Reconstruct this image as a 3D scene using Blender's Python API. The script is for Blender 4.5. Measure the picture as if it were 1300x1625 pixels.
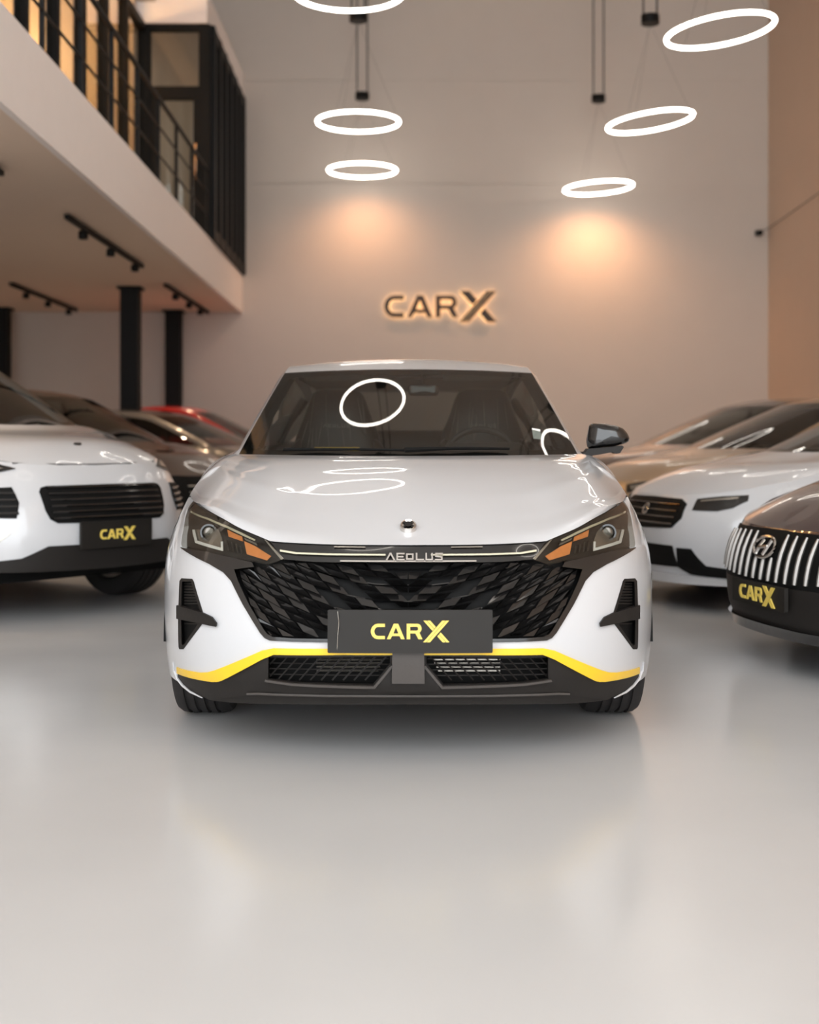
import bpy, math, random
from mathutils import Vector, Matrix
from mathutils.geometry import delaunay_2d_cdt

random.seed(7)
SC = bpy.context.scene
COL = SC.collection
for o in list(bpy.data.objects):
    bpy.data.objects.remove(o, do_unlink=True)

# ------------------------------------------------------------------ camera
FPX, CX, HY, CAMH = 2050.0, 648.0, 702.0, 1.045     # focal length in pixels, vanishing point, eye height
cam_d = bpy.data.cameras.new('camera')
cam = bpy.data.objects.new('camera', cam_d)
COL.objects.link(cam)
cam.location = (0, 0, CAMH)
cam.rotation_euler = (math.pi / 2, 0, 0)
cam_d.sensor_fit = 'HORIZONTAL'
cam_d.sensor_width = 36.0
cam_d.lens = 36.0 * FPX / 1300.0
cam_d.shift_x = (650.0 - CX) / 1300.0
cam_d.shift_y = -(812.5 - HY) / 1300.0
cam_d.clip_end = 200
cam_d.dof.use_dof = True
cam_d.dof.focus_distance = 4.7
cam_d.dof.aperture_fstop = 2.5
SC.camera = cam

# ------------------------------------------------------------------ light and exposure
w = bpy.data.worlds.new('daylight')
SC.world = w
w.use_nodes = True
bg = w.node_tree.nodes['Background']
bg.inputs['Color'].default_value = (0.94, 0.975, 1.0, 1)
bg.inputs['Strength'].default_value = 4.45
SC.view_settings.view_transform = 'Standard'
SC.view_settings.look = 'None'
SC.view_settings.exposure = 0.0
SC.view_settings.gamma = 1.0
SC.view_settings.use_curve_mapping = False


# ------------------------------------------------------------------ materials
def lin(r, g, b):
    f = lambda c: ((c / 255 + 0.055) / 1.055) ** 2.4 if c > 10 else c / 255 / 12.92
    return (f(r), f(g), f(b), 1)


def mat(name, col, rough=0.5, metal=0.0, coat=0.0, var=0.0, scale=8.0, bump=0.0, emit=0.0, spec=0.5, rvar=0.0):
    m = bpy.data.materials.new(name)
    m.use_nodes = True
    nt = m.node_tree
    b = nt.nodes['Principled BSDF']
    b.inputs['Base Color'].default_value = col
    b.inputs['Roughness'].default_value = rough
    b.inputs['Metallic'].default_value = metal
    b.inputs['Coat Weight'].default_value = coat
    b.inputs['Coat Roughness'].default_value = 0.03
    b.inputs['Specular IOR Level'].default_value = spec
    if var or bump or rvar:
        tc = nt.nodes.new('ShaderNodeTexCoord')
        n = nt.nodes.new('ShaderNodeTexNoise')
        n.inputs['Scale'].default_value = scale
        n.inputs['Detail'].default_value = 5
        nt.links.new(tc.outputs['Object'], n.inputs['Vector'])
        if var:
            mx = nt.nodes.new('ShaderNodeMix')
            mx.data_type = 'RGBA'
            mx.inputs[6].default_value = tuple(c * (1 - var) for c in col[:3]) + (1,)
            mx.inputs[7].default_value = tuple(min(1, c * (1 + var)) for c in col[:3]) + (1,)
            nt.links.new(n.outputs['Fac'], mx.inputs[0])
            nt.links.new(mx.outputs[2], b.inputs['Base Color'])
        if rvar:
            mr = nt.nodes.new('ShaderNodeMapRange')
            mr.inputs[3].default_value = max(0, rough - rvar)
            mr.inputs[4].default_value = rough + rvar
            nt.links.new(n.outputs['Fac'], mr.inputs[0])
            nt.links.new(mr.outputs[0], b.inputs['Roughness'])
        if bump:
            bp = nt.nodes.new('ShaderNodeBump')
            bp.inputs['Strength'].default_value = bump
            bp.inputs['Distance'].default_value = 0.01
            nt.links.new(n.outputs['Fac'], bp.inputs['Height'])
            nt.links.new(bp.outputs[0], b.inputs['Normal'])
    if emit:
        b.inputs['Emission Color'].default_value = col
        b.inputs['Emission Strength'].default_value = emit
    return m


def glass(name, tint, rough=0.0, ior=1.45, refl=1.0):
    m = bpy.data.materials.new(name)
    m.use_nodes = True
    nt = m.node_tree
    nt.nodes.remove(nt.nodes['Principled BSDF'])
    out = nt.nodes['Material Output']
    t = nt.nodes.new('ShaderNodeBsdfTransparent')
    t.inputs[0].default_value = tint
    g = nt.nodes.new('ShaderNodeBsdfGlossy')
    g.inputs['Roughness'].default_value = rough
    g.inputs['Color'].default_value = (refl, refl, refl, 1)
    fr = nt.nodes.new('ShaderNodeFresnel')
    ge = nt.nodes.new('ShaderNodeNewGeometry')
    mi = nt.nodes.new('ShaderNodeMapRange')          # same reflectance from either side of the thin pane
    mi.inputs[3].default_value = ior
    mi.inputs[4].default_value = 1.0 / ior
    nt.links.new(ge.outputs['Backfacing'], mi.inputs[0])
    nt.links.new(mi.outputs[0], fr.inputs['IOR'])
    mx = nt.nodes.new('ShaderNodeMixShader')
    nt.links.new(fr.outputs[0], mx.inputs[0])
    nt.links.new(t.outputs[0], mx.inputs[1])
    nt.links.new(g.outputs[0], mx.inputs[2])
    nt.links.new(mx.outputs[0], out.inputs['Surface'])
    return m


M = dict(
    floor=mat('epoxy_floor', lin(209, 209, 209), 0.2, var=0.05, scale=1.3, rvar=0.07, coat=0.0),
    wall=mat('wall_plaster', lin(208, 197, 187), 0.75, var=0.03, scale=2.0),
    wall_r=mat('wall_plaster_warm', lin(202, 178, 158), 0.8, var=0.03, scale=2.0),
    ceil=mat('ceiling_paint', lin(196, 190, 184), 0.9, var=0.02),
    mezz=mat('mezzanine_paint', lin(248, 240, 236), 0.6, var=0.02),
    soffit=mat('soffit_paint', lin(232, 212, 194), 0.8, var=0.02),
    black=mat('black_steel', lin(9, 8, 8), 0.6, var=0.1, spec=.25),
    wood=mat('warm_wood', lin(190, 140, 84), 0.6, var=0.15, scale=3),
    pane=glass('partition_glass', (0.82, 0.82, 0.78, 1), 0.02),
    ring=mat('ring_diffuser', (1.0, 0.93, 0.84, 1), 0.5, emit=13.0),
    ringbody=mat('ring_body', lin(225, 220, 214), 0.4, metal=0.2),
    cord=mat('cord_black', lin(40, 36, 34), 0.6),
    signface=mat('sign_bronze', lin(50, 34, 22), 0.5, metal=0.2, var=0.1, scale=20),
    signglow=mat('sign_backlight', (1.0, 0.62, 0.28, 1), 0.5, emit=2.6),
    sconce=mat('sconce_glow', (1.0, 0.66, 0.26, 1), 0.5, emit=9.0),
    # cars
    white=mat('white_paint', lin(205, 206, 209), 0.28, coat=1.0, var=0.005, scale=30),
    yellow=mat('yellow_accent', lin(246, 200, 30), 0.35, coat=0.6, var=0.02, scale=30),
    gloss=mat('gloss_black', lin(18, 18, 19), 0.12, coat=0.6, var=0.05, scale=30),
    plastic=mat('black_plastic', lin(33, 30, 28), 0.55, spec=.3, var=0.08, scale=60, bump=0.05),
    gplastic=mat('grey_plastic', lin(72, 67, 64), 0.55, var=0.06, scale=60, bump=0.05),
    barmetal=mat('bar_metal', lin(150, 146, 142), 0.42, metal=0.7, var=0.05),
    dplastic=mat('deep_black_plastic', lin(10, 10, 10), 0.65, spec=.2, var=0.1, scale=60),
    tile=mat('grille_tile_black', lin(27, 26, 26), 0.22, metal=0.3, coat=0.4, var=0.1, scale=30),
    rubber=mat('tyre_rubber', lin(34, 31, 31), 0.75, var=0.1, scale=40, bump=0.1),
    alloy=mat('alloy_grey', lin(120, 118, 116), 0.3, metal=0.9, var=0.05),
    chrome=mat('chrome', lin(215, 212, 208), 0.12, metal=1.0, var=0.03),
    satin=mat('satin_silver', lin(190, 186, 178), 0.3, metal=0.7, var=0.03),
    led=mat('light_strip', lin(206, 200, 176), 0.25, coat=0.6, var=0.04),
    amber=mat('amber_lens', lin(226, 140, 72), 0.3, coat=0.7, var=0.2, scale=60),
    reflector=mat('lamp_reflector', lin(165, 160, 152), 0.25, metal=0.8, var=0.1, scale=40),
    lamp_body=mat('lamp_housing', lin(30, 28, 27), 0.35, coat=0.2, var=0.1),
    lens=glass('lamp_lens', (0.86, 0.86, 0.84, 1), 0.0, 1.45, .65),
    ball=mat('projector_lens', lin(96, 90, 82), 0.08, metal=0.5, coat=1.0, var=0.2, scale=60),
    wglass=glass('windscreen_glass', (0.5, 0.54, 0.52, 1), 0.0, 1.5),
    sglass=glass('side_glass', (0.26, 0.27, 0.26, 1), 0.0, 1.5),
    plate=mat('plate_black', lin(33, 30, 27), 0.5, spec=.3, var=0.18, scale=14, rvar=0.1),
    gold=mat('gold_letter', lin(240, 212, 104), 0.4, var=0.03),
    trimint=mat('cabin_trim', lin(40, 40, 40), 0.6, var=0.1),
    seat=mat('seat_leather', lin(30, 30, 29), 0.42, var=0.12, scale=18, bump=0.4),
    film=mat('seat_film_stripe', lin(128, 126, 118), 0.2, var=0.3, scale=50),
    head=mat('headliner', lin(96, 95, 90), 0.9, var=0.05),
    sticker=mat('white_sticker', lin(230, 230, 226), 0.6),
    plum=mat('plum_paint', lin(70, 56, 58), 0.25, metal=0.3, coat=1.0, var=0.06),
    tan=mat('champagne_paint', lin(176, 148, 118), 0.3, metal=0.3, coat=1.0, var=0.04),
    brown=mat('brown_paint', lin(96, 74, 60), 0.3, metal=0.3, coat=1.0, var=0.05),
    dbrown=mat('dark_brown_paint', lin(78, 60, 50), 0.28, metal=0.3, coat=1.0, var=0.05),
    grey=mat('grey_paint', lin(128, 120, 112), 0.3, metal=0.4, coat=1.0, var=0.04),
    red=mat('red_paint', lin(176, 34, 32), 0.3, coat=1.0, var=0.04),
    redlamp=mat('tail_lamp_red', lin(150, 20, 22), 0.2, coat=0.8, var=0.05),
    bluebit=mat('blue_mirror_cap', lin(38, 40, 66), 0.25, coat=0.6, var=0.05),
)


# ------------------------------------------------------------------ mesh helpers
def mk(name, verts, faces, m, parent=None, smooth=True, sharp=38):
    me = bpy.data.meshes.new(name)
    me.from_pydata([tuple(v) for v in verts], [], faces)
    me.materials.append(M[m] if isinstance(m, str) else m)
    me.update()
    if smooth:
        me.polygons.foreach_set('use_smooth', [True] * len(me.polygons))
        me.set_sharp_from_angle(angle=math.radians(sharp))
    o = bpy.data.objects.new(name, me)
    COL.objects.link(o)
    if parent is not None:
        o.parent = parent
    return o


def thing(name, label, cat, loc=(0, 0, 0), rotz=0.0, group=None):
    o = bpy.data.objects.new(name, None)
    COL.objects.link(o)
    o.empty_display_size = 0.2
    o.location = loc
    o.rotation_euler = (0, 0, rotz)
    o['label'] = label
    o['category'] = cat
    if group:
        o['group'] = group
    return o


def tag(o, label, cat, group=None):
    o['label'] = label
    o['category'] = cat
    if group:
        o['group'] = group
    return o


def struct(o, label=None):
    o['kind'] = 'structure'
    if label:
        o['label'] = label
    return o


class MB:
    def __init__(s):
        s.v, s.f = [], []

    def add(s, vs, fs):
        n = len(s.v)
        s.v += [tuple(v) for v in vs]
        s.f += [tuple(i + n for i in f) for f in fs]
        return s

    def box(s, x0, x1, y0, y1, z0, z1):
        return s.add([(x0, y0, z0), (x1, y0, z0), (x1, y1, z0), (x0, y1, z0), (x0, y0, z1), (x1, y0, z1), (x1, y1, z1), (x0, y1, z1)],
                     [(3, 2, 1, 0), (4, 5, 6, 7), (0, 1, 5, 4), (1, 2, 6, 5), (2, 3, 7, 6), (3, 0, 4, 7)])

    def tube(s, pts, r, n=8, closed=False):
        pts = [Vector(p) for p in pts]
        rings = []
        N = len(pts)
        for i, p in enumerate(pts):
            a = pts[(i - 1) % N] if (closed or i > 0) else p
            b = pts[(i + 1) % N] if (closed or i < N - 1) else p
            d = (b - a).normalized()
            u = d.cross(Vector((0, 0, 1)))
            if u.length < 1e-3:
                u = d.cross(Vector((0, 1, 0)))
            u.normalize()
            v = d.cross(u)
            rr = r[i] if isinstance(r, (list, tuple)) else r
            rings.append([p + (u * math.cos(t) + v * math.sin(t)) * rr for t in [2 * math.pi * k / n for k in range(n)]])
        vs = [q for R in rings for q in R]
        fs = []
        M_ = N if closed else N - 1
        for i in range(M_):
            j = (i + 1) % N
            for k in range(n):
                l = (k + 1) % n
                fs.append((i * n + k, j * n + k, j * n + l, i * n + l))
        if not closed:
            fs.append(tuple(range(n)))
            fs.append(tuple((N - 1) * n + k for k in reversed(range(n))))
        return s.add(vs, fs)

    def lathe_x(s, prof, n=40, cx=0, cy=0, cz=0):
        """profile of (x, r) revolved about the x axis"""
        vs, fs = [], []
        for x, r in prof:
            for k in range(n):
                t = 2 * math.pi * k / n
                vs.append((cx + x, cy + r * math.cos(t), cz + r * math.sin(t)))
        for i in range(len(prof) - 1):
            for k in range(n):
                l = (k + 1) % n
                fs.append((i * n + k, i * n + l, (i + 1) * n + l, (i + 1) * n + k))
        return s.add(vs, fs)

    def lathe_z(s, prof, n=24, c=(0, 0, 0)):
        vs, fs = [], []
        for r, z in prof:
            for k in range(n):
                t = 2 * math.pi * k / n
                vs.append((c[0] + r * math.cos(t), c[1] + r * math.sin(t), c[2] + z))
        for i in range(len(prof) - 1):
            for k in range(n):
                l = (k + 1) % n
                fs.append((i * n + k, i * n + l, (i + 1) * n + l, (i + 1) * n + k))
        return s.add(vs, fs)

    def build(s, name, m, parent=None, **kw):
        return mk(name, s.v, s.f, m, parent, **kw)


def pip(p, poly):
    x, y = p
    c = False
    j = len(poly) - 1
    for i in range(len(poly)):
        xi, yi = poly[i]
        xj, yj = poly[j]
        if (yi > y) != (yj > y) and x < (xj - xi) * (y - yi) / (yj - yi) + xi:
            c = not c
        j = i
    return c


def area2(p):
    return sum(p[i - 1][0] * p[i][1] - p[i][0] * p[i - 1][1] for i in range(len(p))) / 2


def densify(loop, sp):
    out = []
    for i in range(len(loop)):
        a, b = loop[i], loop[(i + 1) % len(loop)]
        d = math.dist(a, b)
        n = max(1, int(math.ceil(d / sp)))
        for k in range(n):
            out.append((a[0] + (b[0] - a[0]) * k / n, a[1] + (b[1] - a[1]) * k / n))
    return out


def round_loop(loop, r, n=4):
    """round the corners of a polygon"""
    out = []
    N = len(loop)
    for i in range(N):
        p0, p, p1 = Vector(loop[i - 1]), Vector(loop[i]), Vector(loop[(i + 1) % N])
        d0, d1 = (p0 - p), (p1 - p)
        rr = min(r, d0.length * 0.45, d1.length * 0.45)
        a, b = p + d0.normalized() * rr, p + d1.normalized() * rr
        for k in range(n + 1):
            t = k / n
            q = a * (1 - t) ** 2 + p * 2 * t * (1 - t) + b * t * t
            out.append((q.x, q.y))
    return out


def patch(name, loop, fn, m, parent, sp=0.05, holes=(), back=None, flip=False, sharp=50, an=True):
    """triangulated patch over a 2D outline, mapped by fn(a,b)->3D; back(a,b) gives a rear surface for thickness"""
    loops = [densify(loop, sp)] + [densify(h, sp) for h in holes]
    pts, edges = [], []
    for lp in loops:
        n0 = len(pts)
        pts += lp
        edges += [(n0 + i, n0 + (i + 1) % len(lp)) for i in range(len(lp))]
    xs = [p[0] for p in loop]
    ys = [p[1] for p in loop]
    nx, ny = int((max(xs) - min(xs)) / sp), int((max(ys) - min(ys)) / sp)
    bpts = list(pts)
    for i in range(nx + 1):
        for j in range(ny + 1):
            q = (min(xs) + (i + 0.5 + 0.013 * (j % 2)) * sp, min(ys) + (j + 0.5) * sp)
            if pip(q, loop) and not any(pip(q, h) for h in holes):
                if all((q[0] - b[0]) ** 2 + (q[1] - b[1]) ** 2 > (0.35 * sp) ** 2 for b in bpts):
                    pts.append(q)
    rv, re, rf, *_ = delaunay_2d_cdt([Vector(p) for p in pts], edges, [], 0, 1e-7)
    tris = []
    for f in rf:
        c = (sum(rv[i][0] for i in f) / 3, sum(rv[i][1] for i in f) / 3)
        if pip(c, loop) and not any(pip(c, h) for h in holes):
            a = area2([rv[i] for i in f])
            if abs(a) > 1e-12:
                tris.append(tuple(f) if a > 0 else tuple(reversed(f)))
    V = [fn(p[0], p[1]) for p in rv]
    Fc = list(tris)
    if back:
        n = len(V)
        V += [back(p[0], p[1]) for p in rv]
        Fc += [tuple(reversed([i + n for i in t])) for t in tris]
        cnt = {}
        for t in tris:
            for i in range(3):
                e = (t[i], t[(i + 1) % 3])
                cnt[e] = 1
        for (a, b) in cnt:
            if (b, a) not in cnt:
                k = len(V)
                V += [V[a], V[b], V[b + n], V[a + n]]
                Fc.append((k + 1, k, k + 3, k + 2))
    if flip:
        Fc = [tuple(reversed(f)) for f in Fc]
    o = mk(name, V, Fc, m, parent, True, sharp)
    if an:
        me = o.data
        N = []
        h = sp * .02
        for p in rv:
            a_ = Vector(fn(p[0] + h, p[1])) - Vector(fn(p[0] - h, p[1]))
            b_ = Vector(fn(p[0], p[1] + h)) - Vector(fn(p[0], p[1] - h))
            N.append(a_.cross(b_).normalized())
        nr = len(rv)
        ln = [(0, 0, 0)] * len(me.loops)
        nt_ = len(tris)
        for pi in range(nt_ * (2 if back else 1)):
            pl_ = me.polygons[pi]
            for li in pl_.loop_indices:
                v = N[me.loops[li].vertex_index % nr]
                ln[li] = tuple(v if v.dot(pl_.normal) > 0 else -v)
        me.normals_split_custom_set(ln)
    return o


def pillow(name, loop, y0, df, db, m, parent, n=5, cx=None, taper=0.0, power=2.0):
    """rounded solid that has the given outline in the x,z plane: domes df to the front and db to the rear"""
    cxx = sum(p[0] for p in loop) / len(loop)
    czz = sum(p[1] for p in loop) / len(loop)
    N = len(loop)
    rings = []
    for i in range(-n, n + 1):
        a = i / n * math.pi / 2
        s = max(0.02, abs(math.cos(a)) ** (2 / power))
        d = (math.sin(a) * (df if i < 0 else db))
        rings.append([(cxx + (p[0] - cxx) * s, y0 + d, czz + (p[1] - czz) * s) for p in loop])
    V = [q for r in rings for q in r]
    Fc = []
    for i in range(2 * n):
        for k in range(N):
            l = (k + 1) % N
            Fc.append((i * N + k, i * N + l, (i + 1) * N + l, (i + 1) * N + k))
    Fc.append(tuple(reversed(range(N))))
    Fc.append(tuple(2 * n * N + k for k in range(N)))
    if area2(loop) < 0:
        Fc = [tuple(reversed(f)) for f in Fc]
    return mk(name, V, Fc, m, parent, True, 60)


def rrect(x0, x1, z0, z1, r, n=4):
    return round_loop([(x0, z0), (x1, z0), (x1, z1), (x0, z1)], r, n)


class Curve1:
    """monotone cubic interpolation of a table"""

    def __init__(s, xs, ys):
        s.x, s.y = xs, ys
        n = len(xs)
        d = [(ys[i + 1] - ys[i]) / (xs[i + 1] - xs[i]) for i in range(n - 1)]
        m = [d[0]] + [0 if d[i - 1] * d[i] <= 0 else 2 * d[i - 1] * d[i] / (d[i - 1] + d[i]) for i in range(1, n - 1)] + [d[-1]]
        s.m = m

    def __call__(s, t):
        x, y, m = s.x, s.y, s.m
        if t <= x[0]:
            return y[0]
        if t >= x[-1]:
            return y[-1]
        i = 0
        while t > x[i + 1]:
            i += 1
        h = x[i + 1] - x[i]
        u = (t - x[i]) / h
        return (y[i] * (1 + 2 * u) * (1 - u) ** 2 + m[i] * h * u * (1 - u) ** 2 + y[i + 1] * u * u * (3 - 2 * u) + m[i + 1] * h * u * u * (u - 1))


def resample(pts, n):
    L = [0]
    for i in range(1, len(pts)):
        L.append(L[-1] + (Vector(pts[i]) - Vector(pts[i - 1])).length)
    c = [Curve1(L, [p[k] for p in pts]) for k in range(3)]
    return [Vector((c[0](L[-1] * i / n), c[1](L[-1] * i / n), c[2](L[-1] * i / n))) for i in range(n + 1)]


# ------------------------------------------------------------------ lettering outlines (x to the right, z up, whole word 1 wide)
def _n(p):
    return ((p[0] - 640) / 1150.0, (237 - p[1]) / 1150.0)


def arc(cx, cy, rx, ry, a0, a1, n=10):
    return [(cx + rx * math.cos(math.radians(a0 + (a1 - a0) * i / n)), cy + ry * math.sin(math.radians(a0 + (a1 - a0) * i / n))) for i in range(n + 1)]


L_C = [(270, 125)] + arc(172, 237, 107, 112, 270, 90, 14) + [(270, 349), (270, 303)] + arc(172, 237, 56, 67, 90, 270, 12)[0:] + [(270, 170)]
L_A = [(400, 125), (465, 125), (560, 350), (507, 350), (487, 304), (374, 304), (352, 350), (300, 350)]
L_AH = [(431, 176), (394, 268), (470, 268)]
L_R = [(590, 125), (745, 125)] + arc(745, 194, 62, 69, 270, 420, 10) + [(820, 350), (763, 350), (716, 266), (640, 266), (640, 350), (590, 350)]
L_RH = [(640, 168), (742, 168), (757, 182), (757, 212), (742, 226), (640, 226)]


def _bar(p, q, w0, w1):
    """slice of a slanted bar between its lower end p and upper end q, as horizontal offsets w0..w1"""
    return [(p[0] + w0, p[1]), (p[0] + w1, p[1]), (q[0] + w1, q[1]), (q[0] + w0, q[1])]


def letters_carx(split):
    g = [('letter_c', L_C, []), ('letter_a', L_A, [L_AH]), ('letter_r', L_R, [L_RH])]
    bars = []
    for a, b in (((0, 46), (54, 100)) if split else ((0, 48.5), (51.5, 100))):
        bars.append(_bar((830, 395), (1110, 80), a, b))                          # long stroke
    for a, b in (((0, 46), (54, 100)) if split else ((0, 48.5), (51.5, 100))):
        # short strokes of the X, cut where the long stroke crosses
        def cut(x0, t0, t1):
            f = lambda t: (835 + 280 * t + x0, 80 + 315 * t)
            return f(t0), f(t1)
        # left stroke edges run down to the long stroke's left edge (x=830+280*(395-y)/315)
        tl = lambda x0: (275 - x0) / 560.0
        tr = lambda x0: (395 - x0) / 560.0
        bars.append([cut(a, 0, 0)[0], cut(b, 0, 0)[0], cut(b, 0, tl(b) - .02)[1], cut(a, 0, tl(a) - .02)[1]])
        bars.append([cut(a, tr(a) + .02, 1)[0], cut(b, tr(b) + .02, 1)[0], cut(b, 0, 1)[1], cut(a, 0, 1)[1]])
    g.append(('letter_x', bars, None))
    return [(n, [_n(p) for p in l] if h is not None else [[_n(p) for p in q] for q in l], [[_n(p) for p in q] for q in h] if h is not None else None) for n, l, h in g]


def word_carx(parent, m, width, fn, fb, split=True, sp=0.2):
    """fn(a,b) maps word units (scaled by width) to the front, fb to the rear of each letter"""
    obs = []
    for n, l, h in letters_carx(split):
        f1 = lambda a, b: fn(a * width, b * width)
        f2 = lambda a, b: fb(a * width, b * width)
        if h is not None:
            obs.append(patch(n, l, f1, m, parent, sp, h, f2))
        else:
            V, Fc = [], []
            for q in l:
                if area2(q) < 0:
                    q = list(reversed(q))
                k = len(V)
                N = len(q)
                V += [f1(*p) for p in q] + [f2(*p) for p in q]
                Fc.append(tuple(k + i for i in range(N)))
                Fc.append(tuple(k + N + i for i in reversed(range(N))))
                Fc += [(k + (i + 1) % N, k + i, k + N + i, k + N + (i + 1) % N) for i in range(N)]
            obs.append(mk(n, V, Fc, m, parent, False))
    return obs


STROKES = {  # unit-box letter strokes
    'A': [[(0, 0), (.45, 1), (.55, 1), (1, 0)]],
    'E': [[(1, 1), (.1, 1), (.1, 0), (1, 0)], [(.1, .5), (.85, .5)]],
    'O': [[(.1, .1), (.1, .9), (.9, .9), (.9, .1), (.1, .1)]],
    'L': [[(.1, 1), (.1, 0), (1, 0)]],
    'U': [[(.1, 1), (.1, 0), (.9, 0), (.9, 1)]],
    'S': [[(.95, 1), (.1, 1), (.1, .55), (.9, .45), (.9, 0), (.05, 0)]],
}


def word_strokes(text, parent, m, x0, z0, wch, hch, gap, fn, t, d, name='lettering'):
    mb = MB()
    x = x0
    for ch in text:
        for st in STROKES[ch]:
            for (a, b) in zip(st, st[1:]):
                p, q = Vector((x + a[0] * wch, z0 + a[1] * hch)), Vector((x + b[0] * wch, z0 + b[1] * hch))
                u = (q - p).normalized()
                nrm = Vector((-u.y, u.x)) * t / 2
                p2, q2 = p - u * t / 2, q + u * t / 2
                c = [p2 - nrm, q2 - nrm, q2 + nrm, p2 + nrm]
                fr = [Vector(fn(k.x, k.y)) for k in c]
                bk = [v + Vector((0, d, 0)) for v in fr]
                mb.add(fr + bk, [(0, 1, 2, 3), (7, 6, 5, 4), (1, 0, 4, 5), (2, 1, 5, 6), (3, 2, 6, 7), (0, 3, 7, 4)])
        x += wch + gap
    return mb.build(name, m, parent, smooth=False)


# ------------------------------------------------------------------ room
def at(px, py, Y):
    return Vector(((px - CX) * Y / FPX, Y, CAMH - (py - HY) * Y / FPX))


YB, XR, XL, ZC, YFRONT = 22.5, 6.27, -8.2, 9.4, -5.0
ZS, ZT = 3.295, 3.953                       # mezzanine soffit and top
xf = lambda y: -2.69 - 0.0141 * (y - 8.51)   # face of the mezzanine edge

struct(MB().box(XL - .2, XR + .2, YFRONT, YB + .2, -0.2, 0).build('floor', 'floor', smooth=False))
struct(MB().box(XL - .2, XR + .2, YFRONT, YB + .2, ZC, ZC + .2).build('ceiling', 'ceil', smooth=False))
wb = struct(MB().box(XL - .2, XR + .2, YB + .012, YB + .2, 0, ZC).build('wall_back', 'wall', smooth=False))
for z0, z1 in ((0, 5.54), (5.552, 7.335), (7.347, ZC)):
    MB().box(XL, XR, YB, YB + .03, z0, z1).build('wall_panel', 'wall', wb, smooth=False)
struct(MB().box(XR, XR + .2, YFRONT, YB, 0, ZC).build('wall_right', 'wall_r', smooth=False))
struct(MB().box(XL - .2, XL, YFRONT, YB, 0, ZC).build('wall_left', 'wall', smooth=False))

# mezzanine: slab with a white fascia
Y0m = 6.5
mz = struct(MB().add([(XL, Y0m, ZS + .02), (xf(Y0m) - .06, Y0m, ZS + .02), (xf(YB) - .06, YB, ZS + .02), (XL, YB, ZS + .02),
                      (XL, Y0m, ZT - .01), (xf(Y0m) - .06, Y0m, ZT - .01), (xf(YB) - .06, YB, ZT - .01), (XL, YB, ZT - .01)],
                     [(3, 2, 1, 0), (4, 5, 6, 7), (0, 1, 5, 4), (1, 2, 6, 5), (2, 3, 7, 6), (3, 0, 4, 7)]).build('mezzanine_slab', 'soffit', smooth=False),
            'beige mezzanine floor slab along the left side')
struct(MB().add([(xf(Y0m) - .06, Y0m, ZS), (xf(Y0m), Y0m, ZS), (xf(YB), YB, ZS), (xf(YB) - .06, YB, ZS),
                 (xf(Y0m) - .06, Y0m, ZT), (xf(Y0m), Y0m, ZT), (xf(YB), YB, ZT), (xf(YB) - .06, YB, ZT)],
                [(3, 2, 1, 0), (4, 5, 6, 7), (0, 1, 5, 4), (1, 2, 6, 5), (2, 3, 7, 6), (3, 0, 4, 7)]).build('trim_1', 'mezz', smooth=False),
       'pale painted fascia of the mezzanine edge')


# steel columns under the mezzanine
def column(px, Y, label, x=None):
    x = (px - CX) * Y / FPX if x is None else x
    t = thing('steel_column', label, 'column', (x, Y, 0), 0, 'black columns under the mezzanine')
    MB().box(-.13, .13, -.03, .03, 0.0, ZS).box(-.13, .13, -.13, -.1, 0, ZS).box(-.13, .13, .1, .13, 0, ZS).box(-.125, .125, -.1, .1, 0, ZS).build('shaft', 'black', t, smooth=False)
    MB().box(-.2, .2, -.2, .2, 0, .02).build('base_plate', 'black', t, smooth=False)
    MB().box(-.17, .17, -.17, .17, ZS - .02, ZS + .015).build('cap_plate', 'black', t, smooth=False)


column(207.5, 18.9, 'black steel column in front of the back wall, nearest and widest of three')
column(276, 22.2, 'thinner looking black steel column close against the back wall')
column(2, 21.8, 'black steel column at the left edge of the picture')


# track lights on the soffit
def track(x, y0, y1, heads, label):
    t = thing('track_light', label, 'track light', (x, y0, ZS), 0, 'track lights under the mezzanine')
    MB().box(-.025, .025, 0, y1 - y0, -.045, 0).build('rail', 'black', t, smooth=False)
    for h in heads:
        yy = (y1 - y0) * h
        hd = MB().lathe_z([(0.0, -.02), (.045, -.02), (.05, -.04), (.05, -.10), (.04, -.105), (.0, -.095)], 14, (0.0, yy, -.04)).build('spotlight_head', 'black', t)
        MB().lathe_z([(.0, -.087), (.035, -.095), (.035, -.09), (0, -.08)], 12, (0, yy, -.043)).build('spotlight_lens', 'ringbody', hd)
        ld = bpy.data.lights.new('spot_light', 'SPOT')
        ld.energy = 75
        ld.color = (1, .72, .46)
        ld.spot_size = math.radians(80)
        ld.spot_blend = .8
        ld.shadow_soft_size = .04
        lo = bpy.data.objects.new('spot_light', ld)
        COL.objects.link(lo)
        lo.parent = hd
        lo.location = (0, yy, -.24)
    return t


track(-3.37, 12.74, 16.36, (.18, .52, .88), 'black track light with spot heads, longest one under the mezzanine edge')
track(-3.44, 18.3, 22.2, (.2, .5, .78), 'black track light near the back wall beside the thin column')
track(-5.6, 18.2, 21.8, (.2, .52, .86), 'black track light at left between the two left columns')
track(-3.37, 7.0, 10.7, (.25, .55, .93), 'black track light cut by the left picture edge')

# glass room and partition on the mezzanine
XP, YD, ZR = -3.79, 18.5, 7.02
gr = struct(MB().box(XL, xf(YB) + .02, YD - .1, YB, ZR, ZR + .45).build('ceiling_glass_room', 'mezz', smooth=False), 'pale bulkhead over the mezzanine glass room')


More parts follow.
